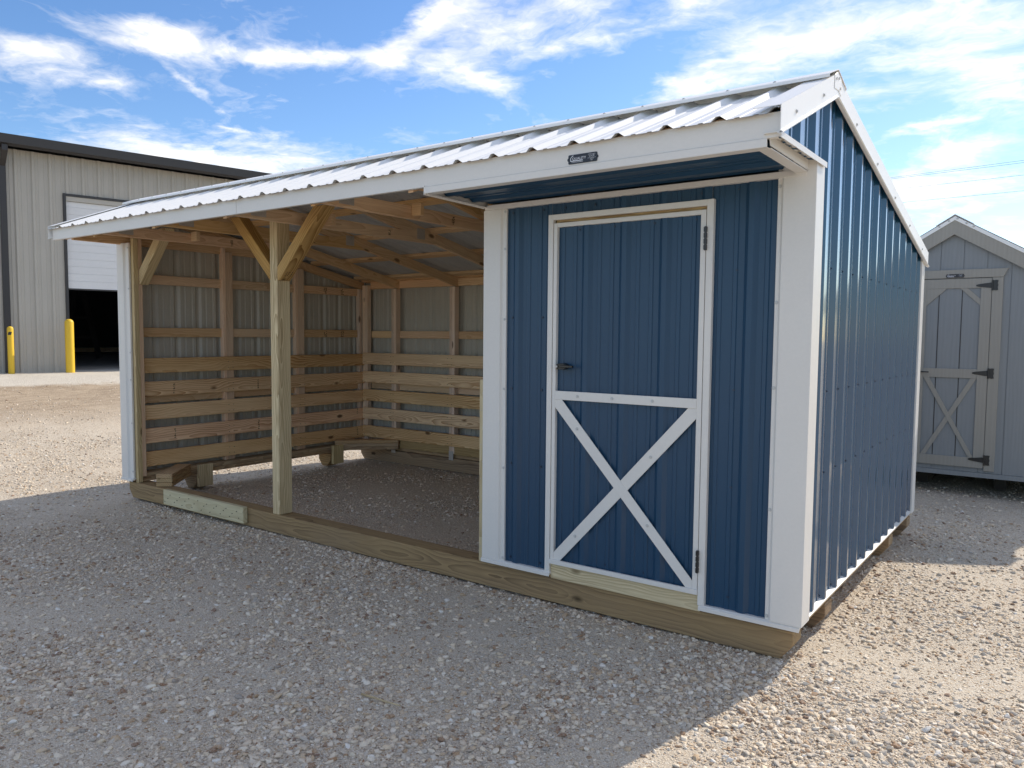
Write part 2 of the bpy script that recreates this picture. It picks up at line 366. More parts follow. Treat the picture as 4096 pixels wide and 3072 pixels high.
def gravel():
    # host sheet follows the ground; vertex weight = stones per square metre
    st = .25; X = [-13.5 + st * i for i in range(int(16.5 / st) + 1)]; Y = [-3.6 + st * i for i in range(int(11.6 / st) + 1)]
    vs, de = [], []
    for y in Y:
        for x in X:
            vs.append((x, y, gh(x, y) + .001))
            d = math.hypot(x - 1.0, y + 3.73)
            w = 4200 if d < 3.6 else 4200 * (3.6 / d) ** 1.2
            if -6.2 < x < 0 and -.3 < y < .05: w *= 1.8
            if -6.1 < x < 0 and .15 < y < 3: w *= .45
            if x < -9.5: w *= .5
            if y > 4 and x > -4 or d > 13: w *= .4
            de.append(w)
    nx = len(X)
    fs = [(j * nx + i, j * nx + i + 1, (j + 1) * nx + i + 1, (j + 1) * nx + i) for j in range(len(Y) - 1) for i in range(nx - 1)]
    me = bpy.data.meshes.new('gravel'); me.from_pydata(vs, [], fs)
    at = me.attributes.new('dens', 'FLOAT', 'POINT'); at.data.foreach_set('value', de)
    me.materials.append(M['stone'])
    o = bpy.data.objects.new('gravel', me); link(o); tag(o, kind='stuff')
    o['label'] = 'loose rounded pebbles and stone chips strewn over the dusty yard'; o['category'] = 'gravel'
    ng = bpy.data.node_groups.new('loose_stones', 'GeometryNodeTree')
    ng.interface.new_socket('Geometry', in_out='INPUT', socket_type='NodeSocketGeometry')
    ng.interface.new_socket('Geometry', in_out='OUTPUT', socket_type='NodeSocketGeometry')
    gi = ng.nodes.new('NodeGroupInput'); go = ng.nodes.new('NodeGroupOutput')
    na = ng.nodes.new('GeometryNodeInputNamedAttribute'); na.data_type = 'FLOAT'; na.inputs[0].default_value = 'dens'
    ps = ng.nodes.new('GeometryNodeInputPosition')
    no = ng.nodes.new('ShaderNodeTexNoise'); no.inputs['Scale'].default_value = .9; no.inputs['Detail'].default_value = 5; no.inputs['Roughness'].default_value = .6
    ng.links.new(ps.outputs[0], no.inputs['Vector'])
    mr = ng.nodes.new('ShaderNodeMapRange'); mr.inputs[1].default_value = .42; mr.inputs[2].default_value = .60; mr.inputs[3].default_value = .08; mr.inputs[4].default_value = 1.7
    ng.links.new(no.outputs[0], mr.inputs[0])
    mu = ng.nodes.new('ShaderNodeMath'); mu.operation = 'MULTIPLY'
    ng.links.new(na.outputs[0], mu.inputs[0]); ng.links.new(mr.outputs[0], mu.inputs[1])
    dp = ng.nodes.new('GeometryNodeDistributePointsOnFaces'); dp.distribute_method = 'RANDOM'
    ng.links.new(gi.outputs[0], dp.inputs[0]); ng.links.new(mu.outputs[0], dp.inputs['Density'])
    gt = ng.nodes.new('GeometryNodeGeometryToInstance')
    for k in range(5):
        ic = ng.nodes.new('GeometryNodeMeshIcoSphere'); ic.inputs['Radius'].default_value = 1; ic.inputs['Subdivisions'].default_value = 2 if k < 3 else 3
        sp = ng.nodes.new('GeometryNodeSetPosition'); p2 = ng.nodes.new('GeometryNodeInputPosition')
        n2 = ng.nodes.new('ShaderNodeTexNoise'); n2.inputs['Scale'].default_value = .9; n2.inputs['Detail'].default_value = 1
        ad = ng.nodes.new('ShaderNodeVectorMath'); ad.operation = 'ADD'; ad.inputs[1].default_value = (k * 7.3, k * 3.1, k * 5.7)
        ng.links.new(p2.outputs[0], ad.inputs[0]); ng.links.new(ad.outputs[0], n2.inputs['Vector'])
        sb = ng.nodes.new('ShaderNodeVectorMath'); sb.operation = 'SUBTRACT'; sb.inputs[1].default_value = (.5, .5, .5)
        ng.links.new(n2.outputs[1], sb.inputs[0])
        sc = ng.nodes.new('ShaderNodeVectorMath'); sc.operation = 'SCALE'; sc.inputs['Scale'].default_value = 1.5
        ng.links.new(sb.outputs[0], sc.inputs[0]); ng.links.new(sc.outputs[0], sp.inputs['Offset']); ng.links.new(ic.outputs[0], sp.inputs[0])
        sm = ng.nodes.new('GeometryNodeSetMaterial'); sm.inputs['Material'].default_value = M['stone']
        ss = ng.nodes.new('GeometryNodeSetShadeSmooth'); ng.links.new(sp.outputs[0], ss.inputs[0]); ng.links.new(ss.outputs[0], sm.inputs[0])
        ng.links.new(sm.outputs[0], gt.inputs[0])
    ip = ng.nodes.new('GeometryNodeInstanceOnPoints'); ip.inputs['Pick Instance'].default_value = True
    ng.links.new(dp.outputs[0], ip.inputs[0]); ng.links.new(gt.outputs[0], ip.inputs['Instance'])
    rr = ng.nodes.new('FunctionNodeRandomValue'); rr.data_type = 'FLOAT_VECTOR'; rr.inputs[0].default_value = (-.5, -.5, 0); rr.inputs[1].default_value = (.5, .5, 6.28)
    ng.links.new(rr.outputs[0], ip.inputs['Rotation'])
    rs = ng.nodes.new('FunctionNodeRandomValue'); rs.data_type = 'FLOAT'; rs.inputs[2].default_value = 0; rs.inputs[3].default_value = 1; rs.inputs['Seed'].default_value = 5
    pw = ng.nodes.new('ShaderNodeMath'); pw.operation = 'POWER'; pw.inputs[1].default_value = 4.5
    ng.links.new(rs.outputs[1], pw.inputs[0])
    ma = ng.nodes.new('ShaderNodeMath'); ma.operation = 'MULTIPLY_ADD'; ma.inputs[1].default_value = .0125; ma.inputs[2].default_value = .0030
    ng.links.new(pw.outputs[0], ma.inputs[0])
    rv = ng.nodes.new('FunctionNodeRandomValue'); rv.data_type = 'FLOAT_VECTOR'; rv.inputs[0].default_value = (.9, .65, .4); rv.inputs[1].default_value = (1.5, 1.05, .75); rv.inputs['Seed'].default_value = 9
    vs_ = ng.nodes.new('ShaderNodeVectorMath'); vs_.operation = 'SCALE'
    ng.links.new(rv.outputs[0], vs_.inputs[0]); ng.links.new(ma.outputs[0], vs_.inputs['Scale']); ng.links.new(vs_.outputs[0], ip.inputs['Scale'])
    ng.links.new(ip.outputs[0], go.inputs[0])
    md = o.modifiers.new('stones', 'NODES'); md.node_group = ng
    return o
gravel()

# ------------------------------------------------------------------ corrugated sheets
def prof(u, centres, pitch, big=.019, w=.033, t=.013):
    pass
def stations(u0, u1, phase, pitch, big, w=.034, t=.013, minor=.0048, nmin=2):
    """(u, h) polyline of a ribbed panel between u0 and u1"""
    pts = []
    k = math.floor((u0 - phase) / pitch) - 1
    while phase + k * pitch < u1 + pitch:
        c = phase + k * pitch
        pts += [(c - w, 0), (c - t, big), (c + t, big), (c + w, 0)]
        for j in range(nmin):
            q = c + pitch * (j + 1) / (nmin + 1)
            pts += [(q - .013, 0), (q - .009, minor), (q + .009, minor), (q + .013, 0)]
        k += 1
    out = []
    def hat(u):
        for (a, ha), (b, hb) in zip(pts, pts[1:]):
            if a <= u <= b: return ha + (hb - ha) * (u - a) / max(b - a, 1e-9)
        return 0
    out.append((u0, hat(u0)))
    out += [p for p in pts if u0 + 1e-4 < p[0] < u1 - 1e-4]
    out.append((u1, hat(u1)))
    return out

def sheet(name, mats, parent, O, U, V, Nn, u0, u1, vlo, vhi, phase, pitch=.2287, big=.019, two=True, extra=(), **kw):
    """ribs run along V; vlo / vhi may be functions of u"""
    O, U, V, Nn = Vector(O), Vector(U), Vector(V), Vector(Nn)
    fl = vlo if callable(vlo) else (lambda u: vlo); fh = vhi if callable(vhi) else (lambda u: vhi)
    st = stations(u0, u1, phase, pitch, big, **kw)
    for e in extra:   # extra stations (where the outline has a corner)
        for i, ((a, ha), (b, hb)) in enumerate(zip(st, st[1:])):
            if a < e < b: st.insert(i + 1, (e, ha + (hb - ha) * (e - a) / (b - a))); break
    v, f, fm = [], [], []
    for lay, off in ((0, .0007), (1, -.0007)) if two else ((0, 0),):
        n = len(v)
        for u, h in st:
            for w in (fl(u), fh(u)): v.append(O + U * u + V * w + Nn * (h + off))
        for i in range(len(st) - 1):
            a = n + 2 * i
            q = (a, a + 2, a + 3, a + 1) if lay == 0 else (a, a + 1, a + 3, a + 2)
            f.append(q); fm.append(lay)
    # face direction: layer 0 must look along Nn
    a, b, c = v[f[0][0]], v[f[0][1]], v[f[0][2]]
    if (b - a).cross(c - a).dot(Nn) < 0: f = [q[::-1] for q in f]
    return meshobj(name, v, f, mats, parent, fm=fm)

def screws(parent, pts, n, mat, r=.0075, name='screw'):
    n = Vector(n).normalized()
    def one(mb, p): mb.tube(p, p + n * .002, r, 10); mb.tube(p + n * .002, p + n * .0065, r * .6, 6)
    if name != 'screw':      # too many to count: one part
        mb = MB()
        for p in pts: one(mb, Vector(p))
        return tag(mb.build(name, mat, parent), kind='stuff')
    mb = MB(); one(mb, Vector()); first = None
    for p in pts:
        m = Matrix.Translation(Vector(p))
        if first is None: first = mb.build(name, mat, parent, m)
        else:
            o = first.copy(); link(o, m, parent)

def text_mesh(txt, size, font_scale=1, ext=.0004, shear=0, align='LEFT'):
    cu = bpy.data.curves.new('t', 'FONT'); cu.body = txt; cu.size = size; cu.extrude = ext; cu.align_x = align; cu.shear = shear; cu.resolution_u = 3
    cu.offset = 0
    o = bpy.data.objects.new('t', cu)
    COL.objects.link(o)
    dg = bpy.context.evaluated_depsgraph_get(); dg.update()
    me = bpy.data.meshes.new_from_object(o.evaluated_get(dg))
    COL.objects.unlink(o); bpy.data.objects.remove(o); bpy.data.curves.remove(cu)
    return me

def make_sign(parent, cx, y, cz, w, h, name='name_plate'):
    """black plate facing -Y with centre (cx, cz)"""
    pts = []
    r = h * .14
    for sx, sz, a0 in ((1, 1, 0), (-1, 1, 90), (-1, -1, 180), (1, -1, 270)):
        for k in range(5):
            a = R(a0 + k * 22.5); pts.append((cx + sx * (w / 2 - r) + r * math.cos(a), cz + sz * (h / 2 - r) + r * math.sin(a)))
    mb = MB().prism(pts, 'y', y - .003, y)
    for s in (-1, 1):
        mb.prism([(cx + s * w / 2 + .0055 * math.cos(R(k * 30)), cz + .0075 * math.sin(R(k * 30))) for k in range(12)], 'y', y - .0025, y)
    pl = mb.build(name, M['sign'], parent)
    yy = y - .0032
    v, f = [], []
    def put(me, ox, oz, sx=1, sz=1):
        n = len(v)
        for q in me.vertices: v.append((ox + q.co.x * sx, yy - q.co.z, oz + q.co.y * sz))
        for p in me.polygons: f.append(tuple(n + i for i in p.vertices))
    L0 = cx - w / 2
    k = h / .042
    put(text_mesh('QUALITY', .0175 * k), L0 + .0205 * k, cz - .0035 * k, 1.02, .95)
    put(text_mesh('STORAGE BUILDINGS', .0062 * k), L0 + .0175 * k, cz - .0155 * k, 1.02, .85)
    rc = L0 + w * .815
    for i, (t, s) in enumerate((('Specializing in Quality and', .0046), ('Customer Delight', .0052), ('254-307-5233', .0062), ('www.qstoragebuildings.com', .0046), ('Moody, TX', .005), ('76557', .005))):
        put(text_mesh(t, s * k, align='CENTER'), rc, cz + (.0125 - i * .0055) * k, .78, .85)
    mb = MB(); mb.v = v; mb.f = f; mb.m = [0] * len(f)
    def q(pts): mb.prism([(L0 + a * k, cz + b * k) for a, b in pts], 'y', yy - .0006, yy)
    q([(.0125, .0035), (.016, .0075), (.016, .0115), (.0105, .0045)])
    q([(.0155, .0075), (.0275, .0155), (.026, .0185), (.0145, .0105)])
    q([(.0115, .0045), (.0145, .0045), (.0145, -.0065), (.0115, -.0065)])
    q([(.0115, -.0060), (.077, -.0060), (.077, -.0095), (.0115, -.0095)])
    mb.build('lettering', M['letter'], pl)
    return pl

# ================================================================== BLUE RUN-IN SHED
LEN, D = 6.105, 3.05
S = thing('livestock_shelter', 'long blue and white steel run-in shed with open wooden stall and tack room door', 'shed', (-LEN / 2, D / 2, 0))
YR, ZR = .205, 2.742; SF, SB = .405, .198      # ridge and the two slopes (pan underside)
YE, YB = -.615, 3.11
def zroof(y): return ZR - SF * (YR - y) if y < YR else ZR - SB * (y - YR)

# ---- skids: four timbers under the frame, chamfered ends
def skid(x0, x1, y0, y1, name='skid', mat='skid'):
    p = [(x0, .145), (x0, .075), (x0 + .06, 0), (x1 - .06, 0), (x1, .075), (x1, .145)]
    return poly_beam(name, p, y0, y1, M[mat], S, (1, 0, 0), bevel=.004)
skid(-6.065, -.015, .0, .137)
skid(-6.065, .004, 2.93, 3.06)
for y in (.507, 2.215):
    skid(-6.075, -5.87, y + .06, y + .2); skid(-1.80, .004, y, y + .135)
for y0 in (.572, 2.288):
    beam('end_plate', -5.868, -5.83, y0, y0 + .155, .03, .245, M['treated'], S)
# sill plates of the left wall and the corner braces
for k in range(2):
    beam('sill_plate', -6.09, -5.935 - .004 * k, .05, 2.93, .147 + .0385 * k, .184 + .0385 * k, M['rimboard'], S)
    beam('sill_plate', -6.0, -.02, 2.955, 3.04, .147 + .0385 * k + .001, .184 + .0385 * k, M['rimboard'], S)
def corner_stack(p0, p1, z0, n, w=.13):
    for k in range(n):
        z = z0 + k * .0385
        m, l = frame_mw((*p0, z + .019), (*p1, z + .019), (0, 0, 1))
        MB().box(-l / 2, l / 2, -w / 2, w / 2, -.0185, .0185).build('corner_brace', M['rimboard'], S, m, bevel=.004)
corner_stack((-5.55, .05), (-5.93, .47), .1465, 3, .14)
corner_stack((-5.95, 2.42), (-5.42, 2.93), .1755, 3, .13)
beam('rear_rim_board', -5.40, -1.9, 2.925, 2.95, .19, .30, M['rimboard'], S)
# threshold board below the door + rim under the tack room
beam('threshold', -1.372, -.472, -.016, .02, .146, .237, M['treated'], S)
beam('floor_rim', -1.83, -.03, .003, .04, .1455, .18, M['rimboard'], S)
beam('floor_rim', -.04, -.001, .05, 3.0, .1455, .186, M['rimboard'], S)
MB().box(-1.84, -.05, .05, 2.9, .18, .2).build('floor_deck', M['rimboard'], S)

# ---- walls (ribbed steel)
wallz = .183
sheet('front_wall', [M['blue'], M['grey_in']], S, (0, 0, 0), (1, 0, 0), (0, 0, 1), (0, -1, 0), -1.73, -1.385, wallz, 2.30, -1.625 - .0, big=.018)
sheet('front_wall', [M['blue'], M['grey_in']], S, (0, 0, 0), (1, 0, 0), (0, 0, 1), (0, -1, 0), -.462, -.118, wallz, 2.30, -.265, big=.018)
sheet('front_wall', [M['blue'], M['grey_in']], S, (0, 0, 0), (1, 0, 0), (0, 0, 1), (0, -1, 0), -1.385, -.462, 2.19, 2.30, -1.40, big=.018)
top = lambda y: zroof(y) - .004
def gable_lo(y): return 2.335 if y < .0 else wallz
# right gable wall; the piece in front of y=0 closes the box of the overhang
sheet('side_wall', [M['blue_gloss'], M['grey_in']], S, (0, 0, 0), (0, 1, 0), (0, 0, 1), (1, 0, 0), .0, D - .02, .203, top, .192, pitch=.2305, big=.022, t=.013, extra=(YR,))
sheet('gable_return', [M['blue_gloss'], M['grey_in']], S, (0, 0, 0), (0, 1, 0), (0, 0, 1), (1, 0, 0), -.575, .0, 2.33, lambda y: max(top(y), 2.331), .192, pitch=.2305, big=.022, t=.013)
sheet('side_wall', [M['blue'], M['grey_in']], S, (-LEN, 0, 0), (0, 1, 0), (0, 0, 1), (-1, 0, 0), .02, D - .02, wallz + .01, top, .082, pitch=.2305, big=.019, extra=(YR,))
sheet('gable_return', [M['blue'], M['grey_in']], S, (-LEN, 0, 0), (0, 1, 0), (0, 0, 1), (-1, 0, 0), -.575, .02, 2.36, lambda y: max(top(y), 2.361), .082, pitch=.2305, big=.019)
sheet('back_wall', [M['blue'], M['grey_in']], S, (0, D, 0), (1, 0, 0), (0, 0, 1), (0, 1, 0), -LEN + .01, -.01, wallz + .01, zroof(D) - .002, -4.78, big=.019)
# partition between the stall and the tack room
sheet('partition_wall', [M['grey_in'], M['grey_in']], S, (-1.84, 0, 0), (0, 1, 0), (0, 0, 1), (-1, 0, 0), .03, D - .05, wallz, lambda y: zroof(y) - .14, .1, extra=(YR,))

# ---- roof
RL, RR = -LEN - .035, .035
roofmats = [M['roofwhite'], M['galv']]
l1 = math.hypot(1, SF); V1 = Vector((0, 1, SF)) / l1; N1 = Vector((0, -SF, 1)) / l1
l2 = math.hypot(1, SB); V2 = Vector((0, 1, -SB)) / l2; N2 = Vector((0, SB, 1)) / l2
sheet('roof_panel', roofmats, S, (0, YR, ZR), (1, 0, 0), V1, N1, RL, RR, -(YR - YE) * l1, -.02, -.207, big=.0185, w=.033, t=.009, minor=.003)
sheet('roof_panel', roofmats, S, (0, YR, ZR), (1, 0, 0), V2, N2, RL, RR, .02, (YB - YR) * l2, -.207, big=.0185, w=.033, t=.009, minor=.003)
# ridge cap: bent sheet lying on the ribs
def capline(dy, off):
    y = YR + dy
    return (y, zroof(y) + off)
cap = [capline(-.160, .036), capline(-.160, .050), capline(-.150, .052), (YR, ZR + .047), capline(.15, .033), capline(.16, .031), capline(.16, .021),
       capline(.158, .021), capline(.158, .029), capline(.148, .0305), (YR, ZR + .0445), capline(-.148, .0495), capline(-.157, .0475), capline(-.157, .036)]
capo = MB().prism(cap, 'x', RL - .012, RR + .014).build('ridge_cap', M['roofwhite'], S)
sc = []
for i in range(27):
    x = -.207 - .2287 * i
    if x > RL: sc.append((x, YR - .125, zroof(YR - .125) + .051))
screws(capo, sc, N1, M['screw_w'], .009, 'ridge_screws')
# eave fascia and its thin lower strips
fz = lambda y: zroof(y)
MB().box(RL + .006, RR + .004, -.585, -.578, 2.323, 2.4195).box(RL + .006, RR - .012, -.586, -.56, 2.3215, 2.3235).build('fascia', M['white'], S, bevel=.001)
# seam in the fascia
MB().box(-3.905, -3.5, -.5875, -.5856, 2.322, 2.419).build('fascia_lap', M['white'], S)
# rake trim on both gable ends: vertical leg + top flange following the slope
def rake(xo, s, name='rake_trim'):
    mb = MB()
    H = .105; dz = .028
    for (ya, yb) in ((YE, YR), (YR, YB)):
        za, zb = zroof(ya) + dz, zroof(yb) + dz
        for (xa, xb, hi, lo) in ((xo - .0015, xo + .0015, 0, -H), (xo - s * .11, xo, 0, -.003), (xo - s*.012, xo + s * .012, -H, -H - .003)):
            x0, x1 = min(xa, xb), max(xa, xb)
            v = [(x, y, z + o) for x in (x0, x1) for (y, z) in ((ya, za), (yb, zb)) for o in (lo, hi)]
            mb.add(v, BF)
    return mb.build(name, M['roofwhite'], S)
rk = rake(.042, 1); rake(-LEN - .042, -1)
MB().box(.0, .056, -.05, .36, 0, .002).v
# lower rib of the rake trim (its stiffening fold)
mb = MB()
for (ya, yb) in ((YE, YR), (YR, YB)):
    za, zb = zroof(ya) - .072, zroof(yb) - .072
    v = [(x, y, z + o) for x in (.036, .050) for (y, z) in ((ya, za), (yb, zb)) for o in (-.012, .0)]
    mb.add(v, BF)
mb.build('rake_fold', M['roofwhite'], S)
screws(rk, [(.0435, y, zroof(y) - .035) for y in (-.42, -.02, .62, 1.15, 1.7, 2.25, 2.8)], (1, 0, 0), M['screw_w'], .009)
screws(rk, [(.0435, YR - .02, ZR - .0), (.0435, YR + .05, ZR - .03), (.0435, YR + .02, ZR + .01)], (1, 0, 0), M['screw_w'], .01)
# folded ridge end
MB().prism([(YR - .05, ZR + .010), (YR, ZR + .036), (YR + .07, ZR + .018), (YR + .075, ZR - .06), (YR + .02, ZR - .045), (YR - .05, ZR - .05)], 'x', .0437, .046).build('ridge_end', M['roofwhite'], S, bevel=.001)
# rear fascia
MB().box(RL + .006, RR - .012, YB - .02, YB - .014, zroof(YB) - .10, zroof(YB) - .004).build('rear_fascia', M['white'], S)

# ---- boxed overhang over the tack room
sheet('soffit', [M['blue'], M['grey_in']], S, (0, -.56, 2.316), (0, 1, 0), (1, 0, 0), (0, 0, -1), .0, .56, -1.83, -.03, .16, pitch=.2287, big=.016)
MB().box(-1.832, -.016, -.592, -.586, 2.289, 2.3205).box(-1.832, -.016, -.592, -.535, 2.287, 2.2892).build('soffit_front_trim', M['white'], S, bevel=.0008)
# left end trim of the soffit and the two right end trims
MB().bar((-1.832, -.59, 2.305), (-1.855, .0, 2.305), .05, .003, (1, .04, 0)).bar((-1.820, -.59, 2.287), (-1.843, -.0, 2.287), .028, .002, (0, 0, 1)).build('soffit_end_trim', M['white'], S)
MB().box(-.028, .042, -.60, .088, 2.337, 2.3405).box(.038, .042, -.60, .088, 2.316, 2.337).build('soffit_end_trim', M['white'], S)
MB().prism([(-.565, 2.296), (-.012, 2.290), (-.012, 2.335), (-.58, 2.335)], 'x', -.012, -.008).prism([(-.55, 2.286), (-.012, 2.283), (-.012, 2.2865), (-.555, 2.290)], 'x', -.062, -.010).build('soffit_end_trim', M['white'], S)
MB().box(-1.846, -.014, -.0375, -.006, 2.2705, 2.2985).build('header_trim', M['white'], S, bevel=.001)

# ---- corner trims
def ctrim(name, xf0, xf1, x1, z0, z1, parent=S):
    """folded corner: narrow screw flange, slope, raised face (front), then the side leg"""
    o = [(xf0, -.0215), (xf1, -.0215), (xf1 + .010, -.030), (x1, -.030)]
    return o
mb = MB().prism([(-.145, -.0195), (-.127, -.0195), (-.117, -.034), (.030, -.034), (.030, .098), (.016, .112), (.016, .130), (-.004, .130), (-.004, -.004), (-.145, -.004)], 'z', .184, 2.338)
ct = mb.build('corner_trim', M['white'], S, bevel=.002)
screws(ct, [(-.136, -.0195, z) for z in (.205, .72, 1.30, 1.70, 2.235)], (0, -1, 0), M['screw_w'], .009)
mb = MB().prism([(-1.858, -.034), (-1.735, -.034), (-1.725, -.0195), (-1.700, -.0195), (-1.700, -.004), (-1.858, -.004)], 'z', .184, 2.270)
ct = mb.build('corner_trim', M['white'], S, bevel=.002)
screws(ct, [(-1.710, -.0195, z) for z in (.205, .75, 1.22, 1.63, 2.04, 2.255)], (0, -1, 0), M['screw_w'], .008)
mb = MB().prism([(-6.128, -.034), (-6.02, -.034), (-6.000, -.0195), (-5.945, -.0195), (-5.945, -.001), (-6.11, -.001), (-6.11, .12), (-6.128, .12)], 'z', .172, 2.345)
ct = mb.build('corner_trim', M['white'], S, bevel=.002)
screws(ct, [(-5.955, -.0195, z) for z in (.25, .7, 1.1, 1.35, 1.93, 2.30)], (0, -1, 0), M['screw_w'], .008)
mb = MB().prism([(.004, D - .11), (.030, D - .11), (.030, D + .012), (-.1, D + .012), (-.1, D + .004), (.004, D + .004)], 'z', .184, zroof(D) - .015)
mb.build('corner_trim', M['white'], S, bevel=.002)
MB().prism([(-6.13, D - .11), (-6.108, D - .11), (-6.108, D + .004), (-6.0, D + .004), (-6.0, D + .012), (-6.13, D + .012)], 'z', .184, zroof(D) - .015).build('corner_trim', M['white'], S, bevel=.002)
# ---- base trims (drip flashing)
def drip(x0, x1, y=-.018): 
    return MB().prism([(y - .020, .160), (y - .018, .164), (-.002, .182), (-.002, .1865), (y - .008, .1865), (y - .020, .178)], 'x', x0, x1).build('base_trim', M['white'], S)
drip(-1.862, -1.368); drip(-.474, .020, -.016); drip(-6.14, -5.935)
MB().prism([(.002, .1885), (.024, .1885), (.026, .197), (.002, .209)], 'y', -.0015, D + .02).build('base_trim', M['white'], S)

# ---- screws of the blue walls
screws(S, [(x, -.0015, z) for x in (-1.664, -1.455) for z in (.215, .78, 1.225, 1.64, 2.245)], (0, -1, 0), M['screw_b'], .008)
screws(S, [(-.335, -.0015, z) for z in (.25, .80, 1.28, 1.86, 2.245)] + [(x, -.0015, 2.245) for x in (-1.31, -1.12, -.92, -.70, -.52)], (0, -1, 0), M['screw_b'], .008)
sp = []
for k in range(13):
    y = .192 + .2305 * k - .045
    for z in (.225, .86, 1.27 if k % 1 == 0 else 1.3, 1.88): 
        if z < zroof(y) - .25: sp.append((.0015, y, z))
screws(S, [q for q in sp if q[1] < .9], (1, 0, 0), M['screw_b'], .0055); screws(S, [q for q in sp if q[1] >= .9], (1, 0, 0), M['screw_b'], .0055, 'wall_screws')

# ---- tack room door and its casing
cs = M['white']
MB().box(-1.404, -1.372, -.030, -.002, .184, 2.208).box(-.481, -.447, -.030, -.002, .184, 2.208).box(-1.372, -.481, -.030, -.002, 2.178, 2.208).build('door_casing', cs, S, bevel=.0015)
beam('door_header', -1.372, -.481, .0, .035, 2.12, 2.19, M['brace'], S)
MB().box(-1.40, -.45, .045, .05, .2, 2.2).build('door_backing', M['black'], S)
DR = sheet('tack_room_door', [M['blue'], M['grey_in']], S, (0, -.004, 0), (1, 0, 0), (0, 0, 1), (0, -1, 0), -1.352, -.500, .25, 2.15, -1.163, big=.016, pitch=.2287)
f1 = MB().box(-1.368, -1.346, -.028, .018, .243, 2.160).box(-.512, -.485, -.028, .018, .243, 2.160).box(-1.346, -.512, -.0275, .018, 2.137, 2.160)
f1.build('door_frame_trim', cs, DR, bevel=.0015)
MB().box(-1.374, -.482, -.036, -.022, .236, .262).build('door_bottom_trim', cs, DR, bevel=.001)
mr_ = MB().box(-1.346, -.512, -.030, -.0235, 1.179, 1.228).build('mid_rail', cs, DR, bevel=.001)
def flatbar(pts, y0, y1, name):
    return MB().prism(pts, 'y', y0, y1).build(name, cs, DR, bevel=.0008)
xb1 = flatbar([(-1.346, 1.1785), (-1.301, 1.1785), (-.512, .303), (-.512, .262), (-.547, .262), (-1.346, 1.135)], -.0285, -.0235, 'cross_brace')
xb2 = flatbar([(-.512, 1.1785), (-.512, 1.128), (-1.302, .262), (-1.346, .262), (-1.346, .303), (-.556, 1.1785)], -.0262, -.0212, 'cross_brace')
screws(mr_, [(x, -.030, 1.203) for x in (-1.20, -.985, -.75)], (0, -1, 0), M['screw_w'], .009)
screws(xb1, [(x, -.0285, 1.16 - (x + 1.325) * 1.095) for x in (-1.20, -.765)], (0, -1, 0), M['screw_w'], .009)
screws(xb2, [(x, -.0262, 1.155 + (x + .53) * 1.09) for x in (-.755, -1.205)], (0, -1, 0), M['screw_w'], .009)
screws(DR, [(x, -.005, 2.118) for x in (-1.215, -1.0, -.77, -.545)] + [(x, -.005, .285) for x in (-1.24, -1.02, -.79)], (0, -1, 0), M['screw_b'], .008)
h = MB().prism([(-1.327, 1.355), (-1.318, 1.350), (-1.28, 1.349), (-1.262, 1.358), (-1.262, 1.374), (-1.28, 1.385), (-1.318, 1.382), (-1.327, 1.376)], 'y', -.055, -.016)
h.prism([(-1.300, 1.360), (-1.217, 1.361), (-1.215, 1.373), (-1.300, 1.376)], 'y', -.066, -.048).tube((-1.319, -.055, 1.366), (-1.319, -.060, 1.366), .010, 10)
ho = h.build('door_handle', M['black'], DR, bevel=.003)
MB().tube((-1.319, -.060, 1.366), (-1.319, -.063, 1.366), .0065, 10).build('lock_cylinder', M['plate'], ho)
for z0, z1 in ((1.960, 2.076), (.350, .466)):
    hb = MB().tube((-.4825, -.038, z0), (-.4825, -.038, z1), .0062, 10)
    for k in range(4): hb.box(-.489, -.476, -.046, -.030, z0 + .003 + k * .029, z0 + .026 + k * .029)
    hb.build('hinge', M['black'], DR)

# ---- name plate on the fascia
make_sign(S, -.857, -.5862, 2.3385 + .012, .152, .042)

# ---- stall framing
P = 'pine'
# left front jamb, upright beside the tack room, middle post
poly_beam('jamb', [(-5.943, .147), (-5.900, .147), (-5.900, 2.385), (-5.943, 2.385)], .0, .045, M['treated'], S, (0, 0, 1))
poly_beam('jamb', [(-5.943, .2), (-5.9055, .2), (-5.905, 2.385), (-5.943, 2.385)], .0455, .085, M['pine'], S, (0, 0, 1))
up = beam('upright', -1.906, -1.859, -.004, .09, .147, 1.267, M['freshblock'], S)
screws(up, [(-1.892 + .012 * (k % 2), .0, .24 + k * .105) for k in range(10)], (0, -1, 0), M['plate'], .005, 'nail_heads')
post = beam('post', -3.932, -3.845, .0, .122, .146, 2.44, M['treated'], S, bevel=.005)
def brace(pts, y0, y1, along, mat='brace'):
    return poly_beam('knee_brace', pts, y0, y1, M[mat], S, along, bevel=.003)
b_ = brace([(-3.8445, 1.935), (-3.8445, 2.035), (-3.433, 2.447), (-3.315, 2.447), (-3.825, 1.935)], .002, .11, (1, 0, 1))
screws(b_, [(-3.79 + i * .012, y, 1.97 + i * .012) for i in range(3) for y in (.03, .055, .08)], (.7, 0, -.7), M['black'], .003, 'nail_heads')
brace([(-3.9325, 1.935), (-3.9325, 2.055), (-4.315, 2.447), (-4.433, 2.447)], .002, .10, (-1, 0, 1))
brace([(-5.898, 1.970), (-5.898, 2.095), (-5.55, 2.447), (-5.432, 2.447), (-5.885, 1.970)], .047, .135, (1, 0, 1), 'treated')

